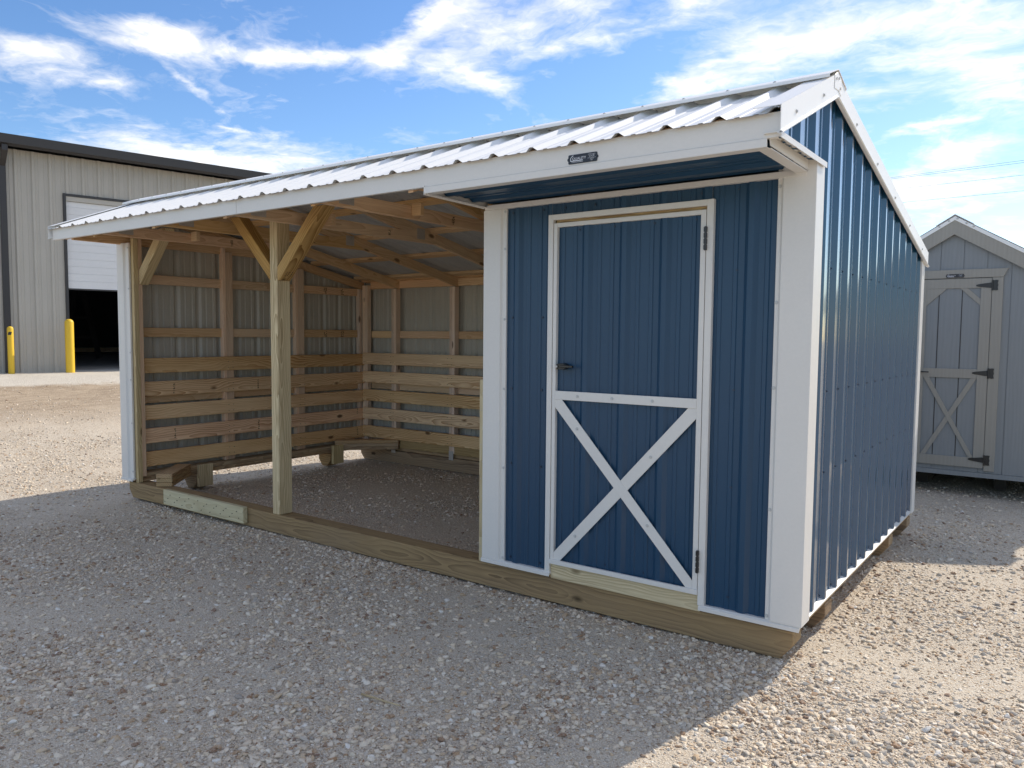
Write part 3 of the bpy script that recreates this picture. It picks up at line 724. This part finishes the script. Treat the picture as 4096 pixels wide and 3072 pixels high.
# left wall studs (2x4 pairs seen from inside), girts, boards
XB = -5.98            # face of the kick boards
for (y0, y1, z1) in ((.048, .130, 1.92), (.995, 1.033, 2.40), (1.034, 1.118, 2.36), (1.915, 1.953, 2.33), (1.954, 2.040, 2.26), (2.872, 2.915, 2.12)):
    wide = (y1 - y0) > .06
    beam('wall_stud', -6.075 if not wide else -6.07, -6.019 + (.0 if not wide else -.006), y0, y1, .225, min(z1, zroof(y0) - .14), M['pinkpine'], S)
beam('wall_stud', -5.900, -5.862, .048, .128, 1.0, 2.30, M['pinkpine'], S) if False else None
for z0 in (.865, 1.492, 1.99):
    for (a, b) in ((.130, .995), (1.118, 1.915), (2.040, 2.872)):
        g = beam('girt', -6.085, -6.048, a, b, z0, z0 + .088, M['pine'], S)
# sloping top plate on both gables
for (xa, xb) in ((-6.085, -6.047),):
    for (ya, yb) in ((-.50, YR), (YR, 2.98)):
        lo = lambda y: zroof(y) - .125; hi = lambda y: zroof(y) - .036
        poly_beam('gable_plate', [(ya, lo(ya)), (yb, lo(yb)), (yb, hi(yb)), (ya, hi(ya))], xa, xb, M['truss'], S, (0, yb - ya, hi(yb) - hi(ya)), ax='x')
beam('gable_tie', -6.09, -6.052, -.45, 1.8, 2.335, 2.424, M['truss'], S) if True else None
ZB = (.283, .503, .723, .945, 1.165)
for z in ZB:
    beam('kick_board', XB - .038, XB, .087, 2.922, z - .012, z + .128, M['board'], S, bevel=.004)
    beam('kick_board', XB, -1.88, 2.884, 2.922, z + .004, z + .142, M['board'], S, bevel=.004)
    for y in (.10, 1.01, 1.03, 1.93):
        pass
nl = []
for z in ZB:
    for y in (.115, 1.02, 1.075, 1.935, 2.0, 2.88):
        for dz in (.03, .09): nl.append((XB, y, z + dz - .012))
screws(S, nl, (1, 0, 0), M['black'], .0032, 'nail_heads')
nl = []
for z in ZB:
    for x in (-5.95, -5.50, -5.46, -4.62, -4.56, -3.7, -3.66):
        for dz in (.03, .1): nl.append((x, 2.884, z + dz + .004))
screws(S, nl, (0, -1, 0), M['black'], .0032, 'nail_heads')
# back wall studs, girts, plate
for x in (-5.955,): 
    beam('wall_stud', -6.02, -5.975, 2.9225, 2.985, .225, 2.12, M['pinkpine'], S); beam('wall_stud', -5.974, -5.93, 2.9225, 2.985, .225, 2.12, M['pinkpine'], S)
TR = (-5.49, -4.592, -3.692, -2.792, -1.98)
for x in TR[:4]:
    for dx in (-.038, .0005):
        beam('wall_stud', x + dx - .0, x + dx + .0375, 2.9225, 3.0, .20, zroof(2.95) - .135, M['pinkpine'], S)
    MB().box(x - .037, x + .028, 2.919, 2.9215, .125, .228).build('tie_strap', M['plate'], S)
X0 = -5.93
for x in TR[:5]:
    x1 = x - .04 if x > -2.1 else x - .0395
    if x1 - X0 > .2:
        beam('girt', X0, x1, 2.99, 3.028, 1.487, 1.572, M['pine'], S)
        beam('girt', X0, x1, 2.99, 3.028, .87, .955, M['pine'], S)
        beam('back_plate', X0, x1, 2.975, 3.013, zroof(2.99) - .115, zroof(2.99) - .030, M['truss'], S)
    X0 = x + .039
# ---- trusses
def truss(x):
    t = MB()
    x0, x1 = x - .0, x + .038
    e = [poly_beam('rafter', [(-.555, zroof(-.555) - .125), (YR, ZR - .131), (YR, ZR - .032), (-.555, zroof(-.555) - .032)], x0, x1, M['truss'], S, (0, 1, SF), ax='x')]
    e = poly_beam('rafter', [(YR, ZR - .131), (3.0, zroof(3.0) - .125), (3.0, zroof(3.0) - .031), (YR, ZR - .032)], x0 + .0005, x1 + .0005, M['truss'], S, (0, 1, -SB), ax='x')
    zc0, zc1 = 2.337, 2.426
    yk = YR + (ZR - .122 - zc0) / SB   # where the chord runs into the rear rafter
    ch = poly_beam('tie_chord', [(-.56, zc0), (yk - .05, zc0 + .002), (yk - .30, zc1 + .03), (yk - .45, zc1), (-.36, zc1), (-.56, zc0 + .02)], x0 + .001, x1 + .0012, M['truss'], S, (0, 1, 0), ax='x')
    MB().box(x1 + .0013, x1 + .0028, yk - .30, yk - .20, zc0 + .03, zc0 + .12).box(x1 + .0013, x1 + .0028, -.36, -.235, zc0 + .018, zc0 + .085).build('gang_plate', M['plate'], ch)
    return ch
for x in TR: truss(x)
for x in (TR[0], TR[2], TR[3]):
    beam('spacer_block', x + .041, x + .128, .295, .333, 2.357, 2.440, M['truss'], S)
# ---- purlins
def purlin(y, w=.089, xa=-6.05, xb=-.03):
    s = SF if y < YR else -SB
    l = math.hypot(1, s); u = Vector((0, 1, s)) / l
    p = Vector((0, y, zroof(y) - .0165)); n = Vector((0, -s, 1)) / l
    m, L_ = frame_mw((xa, p.y, p.z), (xb, p.y, p.z), n)
    MB().box(-L_ / 2, L_ / 2, -w / 2, w / 2, -.0145, .0145).build('purlin', M['truss'], S, m, bevel=.002)
for y in (-.43, -.16, .12, .30, .93, 1.56, 2.2): purlin(y)
purlin(2.86); purlin(-.53, .08); purlin(2.985)  # rearmost purlin added to block light leaking in under the roof ribs
beam('sub_fascia', -6.07, -.03, -.575, -.537, 2.327, 2.405, M['truss'], S)

# ink stamps on two girts (illegible mill marks)
def stamp(x, y, z, w, h_, n, parent=S, seed=0):
    rr = random.Random(seed); mb = MB()
    for i in range(3):
        for j in range(5):
            if rr.random() < .8:
                a = -w / 2 + w * i / 3; b = -h_ / 2 + h_ * j / 5
                if n == 'x': mb.box(x, x + .0006, y + a, y + a + w / 3 * rr.uniform(.4, .9), z + b, z + b + h_ / 5 * rr.uniform(.4, .8))
                else: mb.box(x + a, x + a + w / 3 * rr.uniform(.4, .9), y - .0006, y, z + b, z + b + h_ / 5 * rr.uniform(.4, .8))
    mb.build('ink_stamp', M['ink'], parent)
i = 0
for z in (1.492, 1.99):
    for y in (2.37, 2.63): stamp(-6.048, y, z + .044, .045, .074, 'x', seed=i); i += 1
for z, y in ((.565, .42), (.565, 1.38), (1.0, .42), (1.0, 1.38), (.62, 2.80), (.36, 2.80)): stamp(XB, y, z, .018, .10, 'x', seed=i); i += 1
for k, (x, y) in enumerate(((TR[2], 1.0), (TR[1], .95), (TR[3], .75), (TR[0], .72))): stamp(x + .0395, y, 2.38, .03, .06, 'x', seed=20 + k)

# ================================================================== short board against the skid
bl = beam('timber_block', -5.405, -4.245, -.046, -.003, .025, .158, M['freshblock'], None, bevel=.004)
tag(bl, 'short pale new treated plank screwed flat against the front skid', 'plank')
rr = random.Random(4)
screws(bl, [(-5.37 + .045 * k + rr.uniform(-.012, .012), -.0462, .092 + (-.03 + .03 * (k % 3)) + rr.uniform(-.008, .008)) for k in range(25)], (0, -1, 0), M['black'], .0035, 'nail_holes')

# twig lying on the gravel
tw = MB(); pts = [(-1.40, -1.462), (-1.33, -1.452), (-1.26, -1.447), (-1.195, -1.436)]
for i, ((a, b), (c, d)) in enumerate(zip(pts, pts[1:])):
    tw.tube((a, b, gh(a, b) + .012 + .002 * i), (c, d, gh(c, d) + .014 + .002 * i), .0052 - .0008 * i, 7, r2=.0046 - .0008 * i)
t_ = tw.build('twig', M['treated'], None, smooth=True); tag(t_, 'thin pale dry stick lying on the gravel in the shade', 'twig')

# ================================================================== GREY GARDEN SHED
GY = 5.15
G = thing('garden_shed', 'small grey wooden shed with taupe trim and cross-braced door under a white gable roof', 'shed', (0, GY + 1.5, 0))
gx = -.02; hw = 1.22; GS = .61; gz = 2.70
gtop = lambda x: gz - .05 - GS * abs(x - gx)
# front wall with grooves: planks side by side
edges = [gx - hw]
k = gx - .111 - .1985 * 5
gr = [-.131 + .1985 * i for i in range(-5, 7)]
mb = MB()
cuts = [gx - hw] + [g for g in gr if gx - hw + .03 < g < gx + hw - .03] + [gx + hw]
for a, b in zip(cuts, cuts[1:]):
    a2, b2 = a + .0035, b - .0035
    xsn = [a2] + ([gx] if a2 < gx < b2 else []) + [b2]
    mb.prism([(b2, .225), (a2, .225)] + [(x, gtop(x)) for x in xsn], 'y', GY, GY + .012)
mb.prism([(gx + hw, .225), (gx - hw, .225), (gx - hw, gtop(gx - hw)), (gx, gtop(gx)), (gx + hw, gtop(gx + hw))], 'y', GY + .006, GY + .02)
mb.build('front_wall', M['greysiding'], G)
MB().box(gx - hw, gx - hw + .02, GY + .021, GY + 3, .225, gtop(gx + hw)).box(gx + hw - .02, gx + hw, GY + .021, GY + 3, .225, gtop(gx + hw)).build('side_walls', M['greysiding'], G)
MB().prism([(gx + hw, .225), (gx - hw, .225), (gx - hw, gtop(gx - hw)), (gx, gtop(gx)), (gx + hw, gtop(gx + hw))], 'y', GY + 3.0, GY + 3.02).build('back_wall', M['greysiding'], G)
MB().box(gx - hw - .005, gx + hw + .005, GY - .012, GY + 3.03, .178, .223).build('base_skirt', M['greysiding'], G)
for x in (-.95, -.25, .45, 1.0):
    MB().box(gx + x - .05, gx + x + .05, GY + .45, GY + 2.9, .0, .176).build('skid', M['inside'], G)  # coloured near-black to stand in for the shade under the shed
# roof
for s in (-1, 1):
    U = Vector((0, 1, 0)); V = Vector((s, 0, -GS)).normalized(); NN = Vector((s * GS, 0, 1)).normalized()
    sheet('roof_panel', [M['roofwhite'], M['galv']], G, (gx, GY, gz), U, V, NN, -.06, 3.08, .01, 1.52, .05, big=.019)
    # fascia (barge) board and the thin white rake cap
    def strip(o0, o1, y0, y1, name, mat):
        p = [(gx, gz + o0), (gx + s * 1.30, gz - 1.30 * GS + o0), (gx + s * 1.30, gz - 1.30 * GS + o1), (gx, gz + o1)]
        MB().prism(p, 'y', y0, y1).build(name, mat, G)
    strip(-.15, -.001, GY - .055, GY - .030, 'barge_board', M['greytrim'])
    strip(-.012, .032, GY - .062, GY - .058, 'rake_trim', M['roofwhite'])
    strip(.026, .034, GY - .062, GY + .05, 'rake_trim', M['roofwhite'])
rc = MB().prism([(gx - .16, gz - .16 * GS + .037), (gx, gz + .040), (gx + .16, gz - .16 * GS + .037), (gx + .16, gz - .16 * GS + .043), (gx, gz + .046), (gx - .16, gz - .16 * GS + .043)], 'y', GY - .068, GY + 3.1).build('ridge_cap', M['roofwhite'], G)
screws(G, [(gx + x, GY - .063, gz + .012 - abs(x) * GS) for x in (-.13, -.05, .02, .10, .16)], (0, -1, 0), M['screw_w'], .010)
# casing with the flared cap
tr = M['greytrim']
MB().box(.314, .402, GY - .02, GY - .001, .248, 2.124).box(-.442, -.354, GY - .02, GY - .001, .248, 2.124).build('door_casing', tr, G, bevel=.002)
MB().prism([(-.442, 2.126), (.403, 2.126), (.438, 2.208), (-.478, 2.208)], 'y', GY - .024, GY - .001).build('door_head', tr, G, bevel=.002)
GD = MB().box(-.350, .310, GY - .008, GY - .001, .272, 2.118).build('door', M['greysiding'], G)
y0, y1 = GY - .022, GY - .0085
fr = MB().box(-.350, -.243, y0, y1, .272, 2.118).box(.222, .310, y0, y1, .272, 2.118).box(-.243, .222, y0, y1, 2.026, 2.118).box(-.243, .222, y0, y1, 1.148, 1.237).box(-.243, .222, y0, y1, .272, .368)
fr.build('door_rails', tr, GD, bevel=.0015)
for g in (-.131, .0675): MB().box(g - .004, g + .004, GY - .0095, GY - .0078, .37, 2.02).build('groove', M['shopdark'], GD)
def gb(pts, yy, nm): MB().prism(pts, 'y', yy, y1).build(nm, tr, GD, bevel=.001)
gb([(-.243, 2.0255), (-.243, 2.026), (-.14, 2.0255), (-.065, 2.0255), (-.243, 1.858), (-.243, 1.919)][1:], y0 + .002, 'corner_bracket')
gb([(.222, 1.919), (.222, 1.858), (.049, 2.0255), (.113, 2.0255)], y0 + .002, 'corner_bracket')
gb([(-.238, 1.1475), (-.190, 1.1475), (.221, .372), (.182, .3685)], y0 + .001, 'cross_brace')
gb([(.171, 1.1475), (.221, 1.1475), (-.192, .3685), (-.238, .3685)], y0 + .003, 'cross_brace')
def strap_hinge(z, p):
    mb = MB().prism([(.182, z - .006), (.182, z + .006), (.20, z + .012), (.30, z + .026), (.315, z + .026), (.315, z - .026), (.30, z - .026), (.20, z - .012)], 'y', GY - .0265, GY - .0225)
    mb.prism([(.318, z - .045), (.345, z - .050), (.363, z - .047), (.358, z - .02), (.363, z), (.358, z + .02), (.363, z + .047), (.345, z + .050), (.318, z + .045)], 'y', GY - .0265, GY - .0205)
    mb.tube((.316, GY - .029, z - .05), (.316, GY - .029, z + .05), .007, 8)
    mb.build('strap_hinge', M['black'], p)
for z in (2.048, 1.200, .354): strap_hinge(z, GD)
MB().box(-.298, -.262, GY - .05, GY - .022, 1.188, 1.209).box(-.27, -.188, GY - .06, GY - .048, 1.193, 1.204).build('door_handle', M['black'], GD, bevel=.003)
make_sign(G, .0, GY - .0245, 2.148, .150, .036)

# ================================================================== WORKSHOP
WA = math.atan2(-.2, .98)
WO = Vector((-16.025, 3.367, .70))
Wt = thing('metal_workshop', 'large beige ribbed steel workshop with dark bronze eave and half-open white overhead door', 'building', WO, WA)
WMx = WM[Wt.name]
def wbuild(mb, name, mat, parent=Wt, **k): return mb.build(name, mat, parent, WMx, **k)
def wsheet(name, mats, y0, y1, z0, z1, phase=-.27 + .02, big=.03, O=(0, 0, 0), U=(0, 1, 0), Nn=(1, 0, 0)):
    o = sheet(name, mats, None, O, U, (0, 0, 1), Nn, y0, y1, z0, z1, phase, pitch=.305, big=big, w=.045, t=.02, minor=.006)
    o.parent = Wt; o.matrix_parent_inverse = WMx.inverted(); o.matrix_basis = WMx; WM[o.name] = WMx
    return o
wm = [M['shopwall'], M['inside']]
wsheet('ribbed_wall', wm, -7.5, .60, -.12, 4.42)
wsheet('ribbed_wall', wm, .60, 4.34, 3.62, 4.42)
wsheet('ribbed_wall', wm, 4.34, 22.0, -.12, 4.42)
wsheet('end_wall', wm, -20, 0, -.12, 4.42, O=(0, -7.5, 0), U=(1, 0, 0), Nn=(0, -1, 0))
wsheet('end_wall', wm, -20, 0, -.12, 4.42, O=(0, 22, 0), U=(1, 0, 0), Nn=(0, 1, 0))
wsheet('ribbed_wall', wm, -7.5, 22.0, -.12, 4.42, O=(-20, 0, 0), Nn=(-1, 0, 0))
wbuild(MB().prism([(.35, 4.44), (.35, 4.60), (-10, 5.55), (-20.4, 4.60), (-20.4, 4.44), (-10, 5.38)], 'y', -7.8, 22.3), 'roof', M['shopdark'])
wbuild(MB().prism([(.352, 4.40), (.46, 4.44), (.47, 4.61), (.352, 4.60)], 'y', -7.8, 22.3), 'gutter', M['shopdark'])
ds = wbuild(MB().box(.035, .12, -.545, -.43, .0, 4.13), 'downspout', M['shopdark'], bevel=.006)
e = MB(); e.v = []; e.prism([(.035, 4.05), (.12, 4.05), (.42, 4.30), (.42, 4.42), (.33, 4.42), (.035, 4.14)], 'y', -.54, -.435)
wbuild(e, 'downspout_elbow', M['shopdark'], ds, bevel=.006)
wbuild(MB().box(-.02, .045, .58, .63, 0, 3.62).box(-.02, .045, 4.31, 4.36, 0, 3.62).box(-.02, .046, .58, 4.36, 3.615, 3.665), 'door_frame', M['shopdark'])
wbuild(MB().box(-.02, .03, .63, 4.31, 3.52, 3.614), 'door_head_panel', M['shopwall'])
mb = MB()
z = 1.73
while z < 3.5:
    hh = min(.152, 3.518 - z)
    mb.box(-.045, -.01, .632, 4.308, z + .004, z + hh - .004).box(-.045, -.018, .632, 4.308, z - .004, z + .004); z += .152
wd = wbuild(mb, 'overhead_door', M['shutter'])
wbuild(MB().box(-.05, -.005, .632, 4.308, 1.70, 1.727), 'bottom_seal', M['shopdark'], wd)
wbuild(MB().box(-19.8, -.055, -7.3, 21.8, -.1, .012), 'floor_slab', M['slab'])
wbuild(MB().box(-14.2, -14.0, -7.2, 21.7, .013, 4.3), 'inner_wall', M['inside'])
# lumber and a trestle inside, in the dark
def wloc(x, y, z=0): v = WMx @ Vector((x, y, z)); return (v.x, v.y, v.z)
ls = thing('lumber_stack', 'low stack of long boards on the floor inside the dark workshop doorway', 'lumber stack', wloc(-12.3, 4.5, .012), WA)
lm = WM[ls.name]
mb = MB(); rr = random.Random(3)
for k in range(3):
    for j in range(7): mb.box(-.65 + j * .19, -.48 + j * .19 + rr.uniform(-.01, .0), -2.6 + rr.uniform(-.2, .1), 2.6 + rr.uniform(-.1, .3), .10 + k * .05, .142 + k * .05)
mb.build('boards', M['board'], ls, lm)
MB().box(-.66, .68, -1.9, -1.8, .0, .098).box(-.66, .68, 1.5, 1.6, .0, .098).build('bearers', M['board'], ls, lm)
tt_ = thing('wooden_trestle', 'tall wooden A-shaped trestle standing in the gloom behind the overhead door', 'trestle', wloc(-8.5, 2.9, .012), WA + 1.2)
tm = WM[tt_.name]
for s in (-1, 1):
    for q in (-1, 1): MB().bar((s * .5, q * .3, 0), (s * .08, q * .25, 2.2), .09, .04, (0, 1, 0)).build('leg', M['inside'], tt_, tm)  # wood coloured near-black, the interior gloom is in the colour
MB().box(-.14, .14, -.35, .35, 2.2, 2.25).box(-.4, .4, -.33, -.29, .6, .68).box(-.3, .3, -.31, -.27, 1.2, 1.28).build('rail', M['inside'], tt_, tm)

# bollards
def bollard(x, y, r, h_, label, cat='bollard'):
    z0 = gh(x, y) - .03
    mb = []
    v, f = [], []
    seg = 20; rings = [(r, 0), (r, h_ - r * .9)] + [(r * math.cos(R(a)), h_ - r * .9 + r * .9 * math.sin(R(a))) for a in (25, 50, 70)]
    for (q, z) in rings:
        for i in range(seg): v.append((q * math.cos(2 * math.pi * i / seg), q * math.sin(2 * math.pi * i / seg), z))
    for k in range(len(rings) - 1):
        for i in range(seg): f.append((k * seg + i, k * seg + (i + 1) % seg, (k + 1) * seg + (i + 1) % seg, (k + 1) * seg + i))
    f.append(tuple(range((len(rings) - 1) * seg, len(rings) * seg)))
    o = meshobj('bollard', v, f, M['yellow'], None, Matrix.Translation((x, y, z0)), smooth=True)
    tag(o, label, cat, 'yellow pipe bollards guarding the workshop wall')
    return o
bollard(-15.43, 3.77, .083, 1.12, 'thick yellow pipe bollard beside the open overhead door')
b2 = bollard(-15.74, 2.80, .056, .96, 'thin yellow pipe bollard beside the dark downspout, with a black mark near its top')
v = []
for (a, zz) in ((-62, .80), (-15, .80), (5, .86), (-40, .86)):
    v.append((.0575 * math.cos(R(a)), .0575 * math.sin(R(a)), zz))
m_ = Matrix.Translation((-15.74, 2.80, gh(-15.74, 2.80) - .03))
vv = []; ff = []
n = 8
for i in range(n + 1):
    t = i / n
    for (a0, a1, zz) in ((-70, -10, .79), (-50, 10, .85)):
        a = R(a0 + (a1 - a0) * t); vv.append((.0575 * math.cos(a), .0575 * math.sin(a), zz))
for i in range(n): ff.append((2 * i, 2 * i + 2, 2 * i + 3, 2 * i + 1))
meshobj('black_mark', vv, ff, M['black'], b2, m_)

# overhead cables far behind
def cable(p0, p1, label):
    p0, p1 = Vector(p0), Vector(p1); d = p1 - p0
    mb = MB(); a = p0 - d * 9; b = p0 + d * 10; n = 40; prev = None
    for i in range(n + 1):
        t = i / n; p = a.lerp(b, t); p.z += .9 * ((2 * t - 1) ** 2) - .9 * (0.0) - .0
        if prev is not None: mb.tube(prev, p, .0045, 6)
        prev = p
    o = mb.build('overhead_cable', M['cable']); tag(o, label, 'cable', 'overhead cables crossing the sky behind the sheds')
cable((-4.31, 25.80, 6.96), (-.66, 26.23, 7.15), 'highest of the thin grey cables in the sky above the grey shed')
cable((-4.31, 25.80, 6.915), (-.65, 26.23, 7.08), 'thin grey cable just under the highest one in the sky')
cable((-4.16, 25.83, 6.56), (-.64, 26.23, 6.69), 'thin grey cable in the sky, second from the bottom of the four')
cable((-4.00, 25.85, 6.10), (-.62, 26.23, 6.20), 'lowest of the thin grey cables, nearest the grey shed roof')

# ================================================================== SKY, SUN, CAMERA
SUN = Vector((.225, .974, .75)).normalized()
elev = math.asin(SUN.z); azim = math.atan2(SUN.x, SUN.y)
world = bpy.data.worlds.new('World'); scene.world = world; world.use_nodes = True
nt = world.node_tree; nt.nodes.clear()
wo = nt.nodes.new('ShaderNodeOutputWorld'); bg = nt.nodes.new('ShaderNodeBackground')
sky = nt.nodes.new('ShaderNodeTexSky'); sky.sky_type = 'NISHITA'; sky.sun_disc = False
sky.sun_elevation = elev; sky.sun_rotation = azim; sky.altitude = 200; sky.air_density = 1.0; sky.dust_density = .3; sky.ozone_density = 3.0
hs = N(nt, 'ShaderNodeHueSaturation'); hs.inputs['Saturation'].default_value = 1.16; hs.inputs['Value'].default_value = .66; hs.inputs['Hue'].default_value = .505
L(nt, sky.outputs[0], hs.inputs['Color'])
dirv = N(nt, 'ShaderNodeTexCoord').outputs['Generated']
dn = VM(nt, 'NORMALIZE', dirv)
sp = N(nt, 'ShaderNodeSeparateXYZ'); L(nt, dn, sp.inputs[0])
az = MATH(nt, 'MULTIPLY', MATH(nt, 'ARCTAN2', sp.outputs[0], sp.outputs[1]), 57.2958)
el = MATH(nt, 'MULTIPLY', MATH(nt, 'ARCSINE', sp.outputs[2]), 57.2958)
# wispy displacement of the cloud outlines
zc = MATH(nt, 'MAXIMUM', sp.outputs[2], 0.0)
inv = MATH(nt, 'DIVIDE', 1.0, MATH(nt, 'ADD', zc, .10))
pl = N(nt, 'ShaderNodeCombineXYZ'); L(nt, MATH(nt, 'MULTIPLY', sp.outputs[0], inv), pl.inputs[0]); L(nt, MATH(nt, 'MULTIPLY', sp.outputs[1], inv), pl.inputs[1])
PLN = pl.outputs[0]
w1 = NOISE(nt, PLN, 1.1, 5, .6, out=1)
w1c = VM(nt, 'SUBTRACT', w1, (.5, .5, .5))
PW = VM(nt, 'ADD', PLN, VM(nt, 'SCALE', w1c, None, .9))
cb = N(nt, 'ShaderNodeCombineXYZ'); L(nt, az, cb.inputs[0]); L(nt, el, cb.inputs[1])
wv = N(nt, 'ShaderNodeVectorMath', operation='MULTIPLY'); L(nt, w1c, wv.inputs[0]); wv.inputs[1].default_value = (9, 3.2, 0)
w2 = VM(nt, 'MULTIPLY', VM(nt, 'SUBTRACT', NOISE(nt, PLN, 5.5, 5, .65, out=1), (.5, .5, .5)), (4.0, 1.7, 0))
AE = VM(nt, 'ADD', VM(nt, 'ADD', cb.outputs[0], wv.outputs[0]), w2)
CL = [(-60.2, 18.5, 3.7, 1.0, 0, 1.0), (-54.7, 18.2, 5.2, 0.8, 0, 1.0), (-47.9, 18.5, 4.9, 0.6, 7, 0.95), (-42.7, 20.5, 3.7, 0.7, 38, 0.8), (-67.5, 16.4, 3.0, 0.7, -1, 0.9), (-64.6, 15.5, 4.0, 0.7, 3, 0.65), (-57.4, 15.9, 3.1, 0.3, -25, 0.65), (-67.3, 17.1, 3.0, 0.5, 4, 0.4), (-39.1, 19.4, 3.6, 2.6, 1, 0.85), (-33.8, 20.6, 4.3, 2.0, -1, 0.75), (-36.7, 17.1, 3.0, 0.9, -23, 0.6), (-39.7, 22.0, 3.9, 0.8, 18, 0.6), (-23.0, 16.8, 3.2, 1.2, 20, .9), (-19.3, 18.2, 4.8, 1.4, 11, .85), (-13.6, 19.2, 5.8, 1.7, -3, .75), (-7.2, 18.6, 5.5, 1.6, -10, .7), (-12.6, 15.9, 5.8, .8, -1, .6), (-4.9, 15.9, 2.8, 1.3, -9, 0.5), (-31.2, 22.3, 2.9, 0.6, -2, 0.8), (-25.0, 21.5, 3.7, 0.6, 0, 0.7), (-8.8, 13.5, 3.0, 0.3, 2, 0.8), (-4.3, 14.2, 1.4, 0.7, -8, 0.7), (-5.6, 11.3, 2.6, 1.0, -1, 0.9), (-7.3, 9.2, 4.4, 1.4, -5, 1.0), (-10.2, 9.9, 2.1, 0.9, -5, 0.8), (-61.4, 11.9, 3.1, 1.0, 0, 1.3), (-52.0, 11.9, 5.4, 1.1, -1, 1.25), (-68.4, 11.6, 1.1, 0.3, 2, 1.2), (-57.5, 11.5, 1.8, 0.6, 5, 0.6), (-54.2, 13.4, 1.8, 0.2, -1, 0.5), (-51.1, 15.8, 2.8, 0.2, -4, 0.35), (-28.5, 18.2, 3.5, 2.1, 6, -0.9), (-31.1, 15.9, 5.2, 1.2, -2, -0.5), (-47.2, 15.6, 8.6, 1.2, 2, -0.5), (-45.9, 21.4, 5.2, 1.1, 3, -0.5), (-63.7, 19.6, 5.6, 0.8, 9, -0.2), (-8.3, 14.4, 2.2, 0.4, 1, -0.4),
      (110, 35, 90, 22, 0, .8), (-150, 30, 60, 18, 0, .8), (-40, 62, 120, 24, 0, 1.0), (30, 25, 24, 12, 0, .9)]  # wide clouds out of view, strengthened to fill the shade with light
acc = None
for (a, e_, ra, rb, th, amp) in CL:
    mp = N(nt, 'ShaderNodeMapping', vector_type='TEXTURE')
    L(nt, AE, mp.inputs['Vector']); mp.inputs['Location'].default_value = (a, e_, 0); mp.inputs['Rotation'].default_value = (0, 0, R(th)); mp.inputs['Scale'].default_value = (ra, rb, 1)
    d = N(nt, 'ShaderNodeVectorMath', operation='DOT_PRODUCT'); L(nt, mp.outputs[0], d.inputs[0]); L(nt, mp.outputs[0], d.inputs[1])
    g = MATH(nt, 'MULTIPLY', MATH(nt, 'EXPONENT', MATH(nt, 'MULTIPLY', d.outputs['Value'], -1.0)), amp)
    acc = g if acc is None else MATH(nt, 'ADD', acc, g)
tex = NOISE(nt, VM(nt, 'MULTIPLY', PW, (1, 1, 1)), 4.2, 7, .62)
tex2 = NOISE(nt, PW, 1.3, 4, .5)
dens = MATH(nt, 'ADD', MATH(nt, 'MULTIPLY', acc, .62), MATH(nt, 'ADD', MATH(nt, 'MULTIPLY', MATH(nt, 'SUBTRACT', tex, .5), 2.0), MATH(nt, 'MULTIPLY', MATH(nt, 'SUBTRACT', tex2, .5), .35)))
mask = RAMP(nt, dens, [(.06, 0.), (.30, .18), (.60, .52), (1.05, .97)])
# clouds are slightly greyer where thick
ccol = RAMP(nt, MATH(nt, 'ADD', MATH(nt, 'MULTIPLY', NOISE(nt, PW, 2.6, 6, .65), .8), MATH(nt, 'MULTIPLY', tex, .2)), [(.36, (.70, .70, .705)), (.58, (1., .94, .86))])
CS = N(nt, 'ShaderNodeVectorMath', operation='SCALE'); L(nt, ccol, CS.inputs[0]); CS.inputs['Scale'].default_value = 6.0
mixc = MIX(nt, mask, hs.outputs[0], CS.outputs[0])
L(nt, mixc, bg.inputs[0]); bg.inputs[1].default_value = .15
L(nt, bg.outputs[0], wo.inputs[0])

sl = bpy.data.lights.new('sun', 'SUN'); sl.energy = 2.7; sl.angle = R(.55); sl.color = (1, .90, .77)
so = bpy.data.objects.new('sun', sl); COL.objects.link(so); so.rotation_euler = (-SUN).to_track_quat('-Z', 'Y').to_euler(); so.location = SUN * 60

cam = bpy.data.cameras.new('camera'); co = bpy.data.objects.new('camera', cam); COL.objects.link(co)
co.location = (1.0074, -3.7256, 1.5423); co.rotation_euler = (1.5031, -.0076, .6398)
cam.sensor_width = 36; cam.lens = 3114.1 / 4096 * 36; cam.shift_x = .0524 * 1000 / 4096; cam.shift_y = .0122 * 1000 / 4096
cam.clip_start = .05; cam.clip_end = 3000
scene.camera = co
scene.render.resolution_x = 1024; scene.render.resolution_y = 768
vs = scene.view_settings; vs.view_transform = 'Standard'; vs.look = 'None'; vs.exposure = 0.82; vs.gamma = 1
scene.cycles.max_bounces = 8; scene.cycles.diffuse_bounces = 8
scene.cycles.use_denoising = True
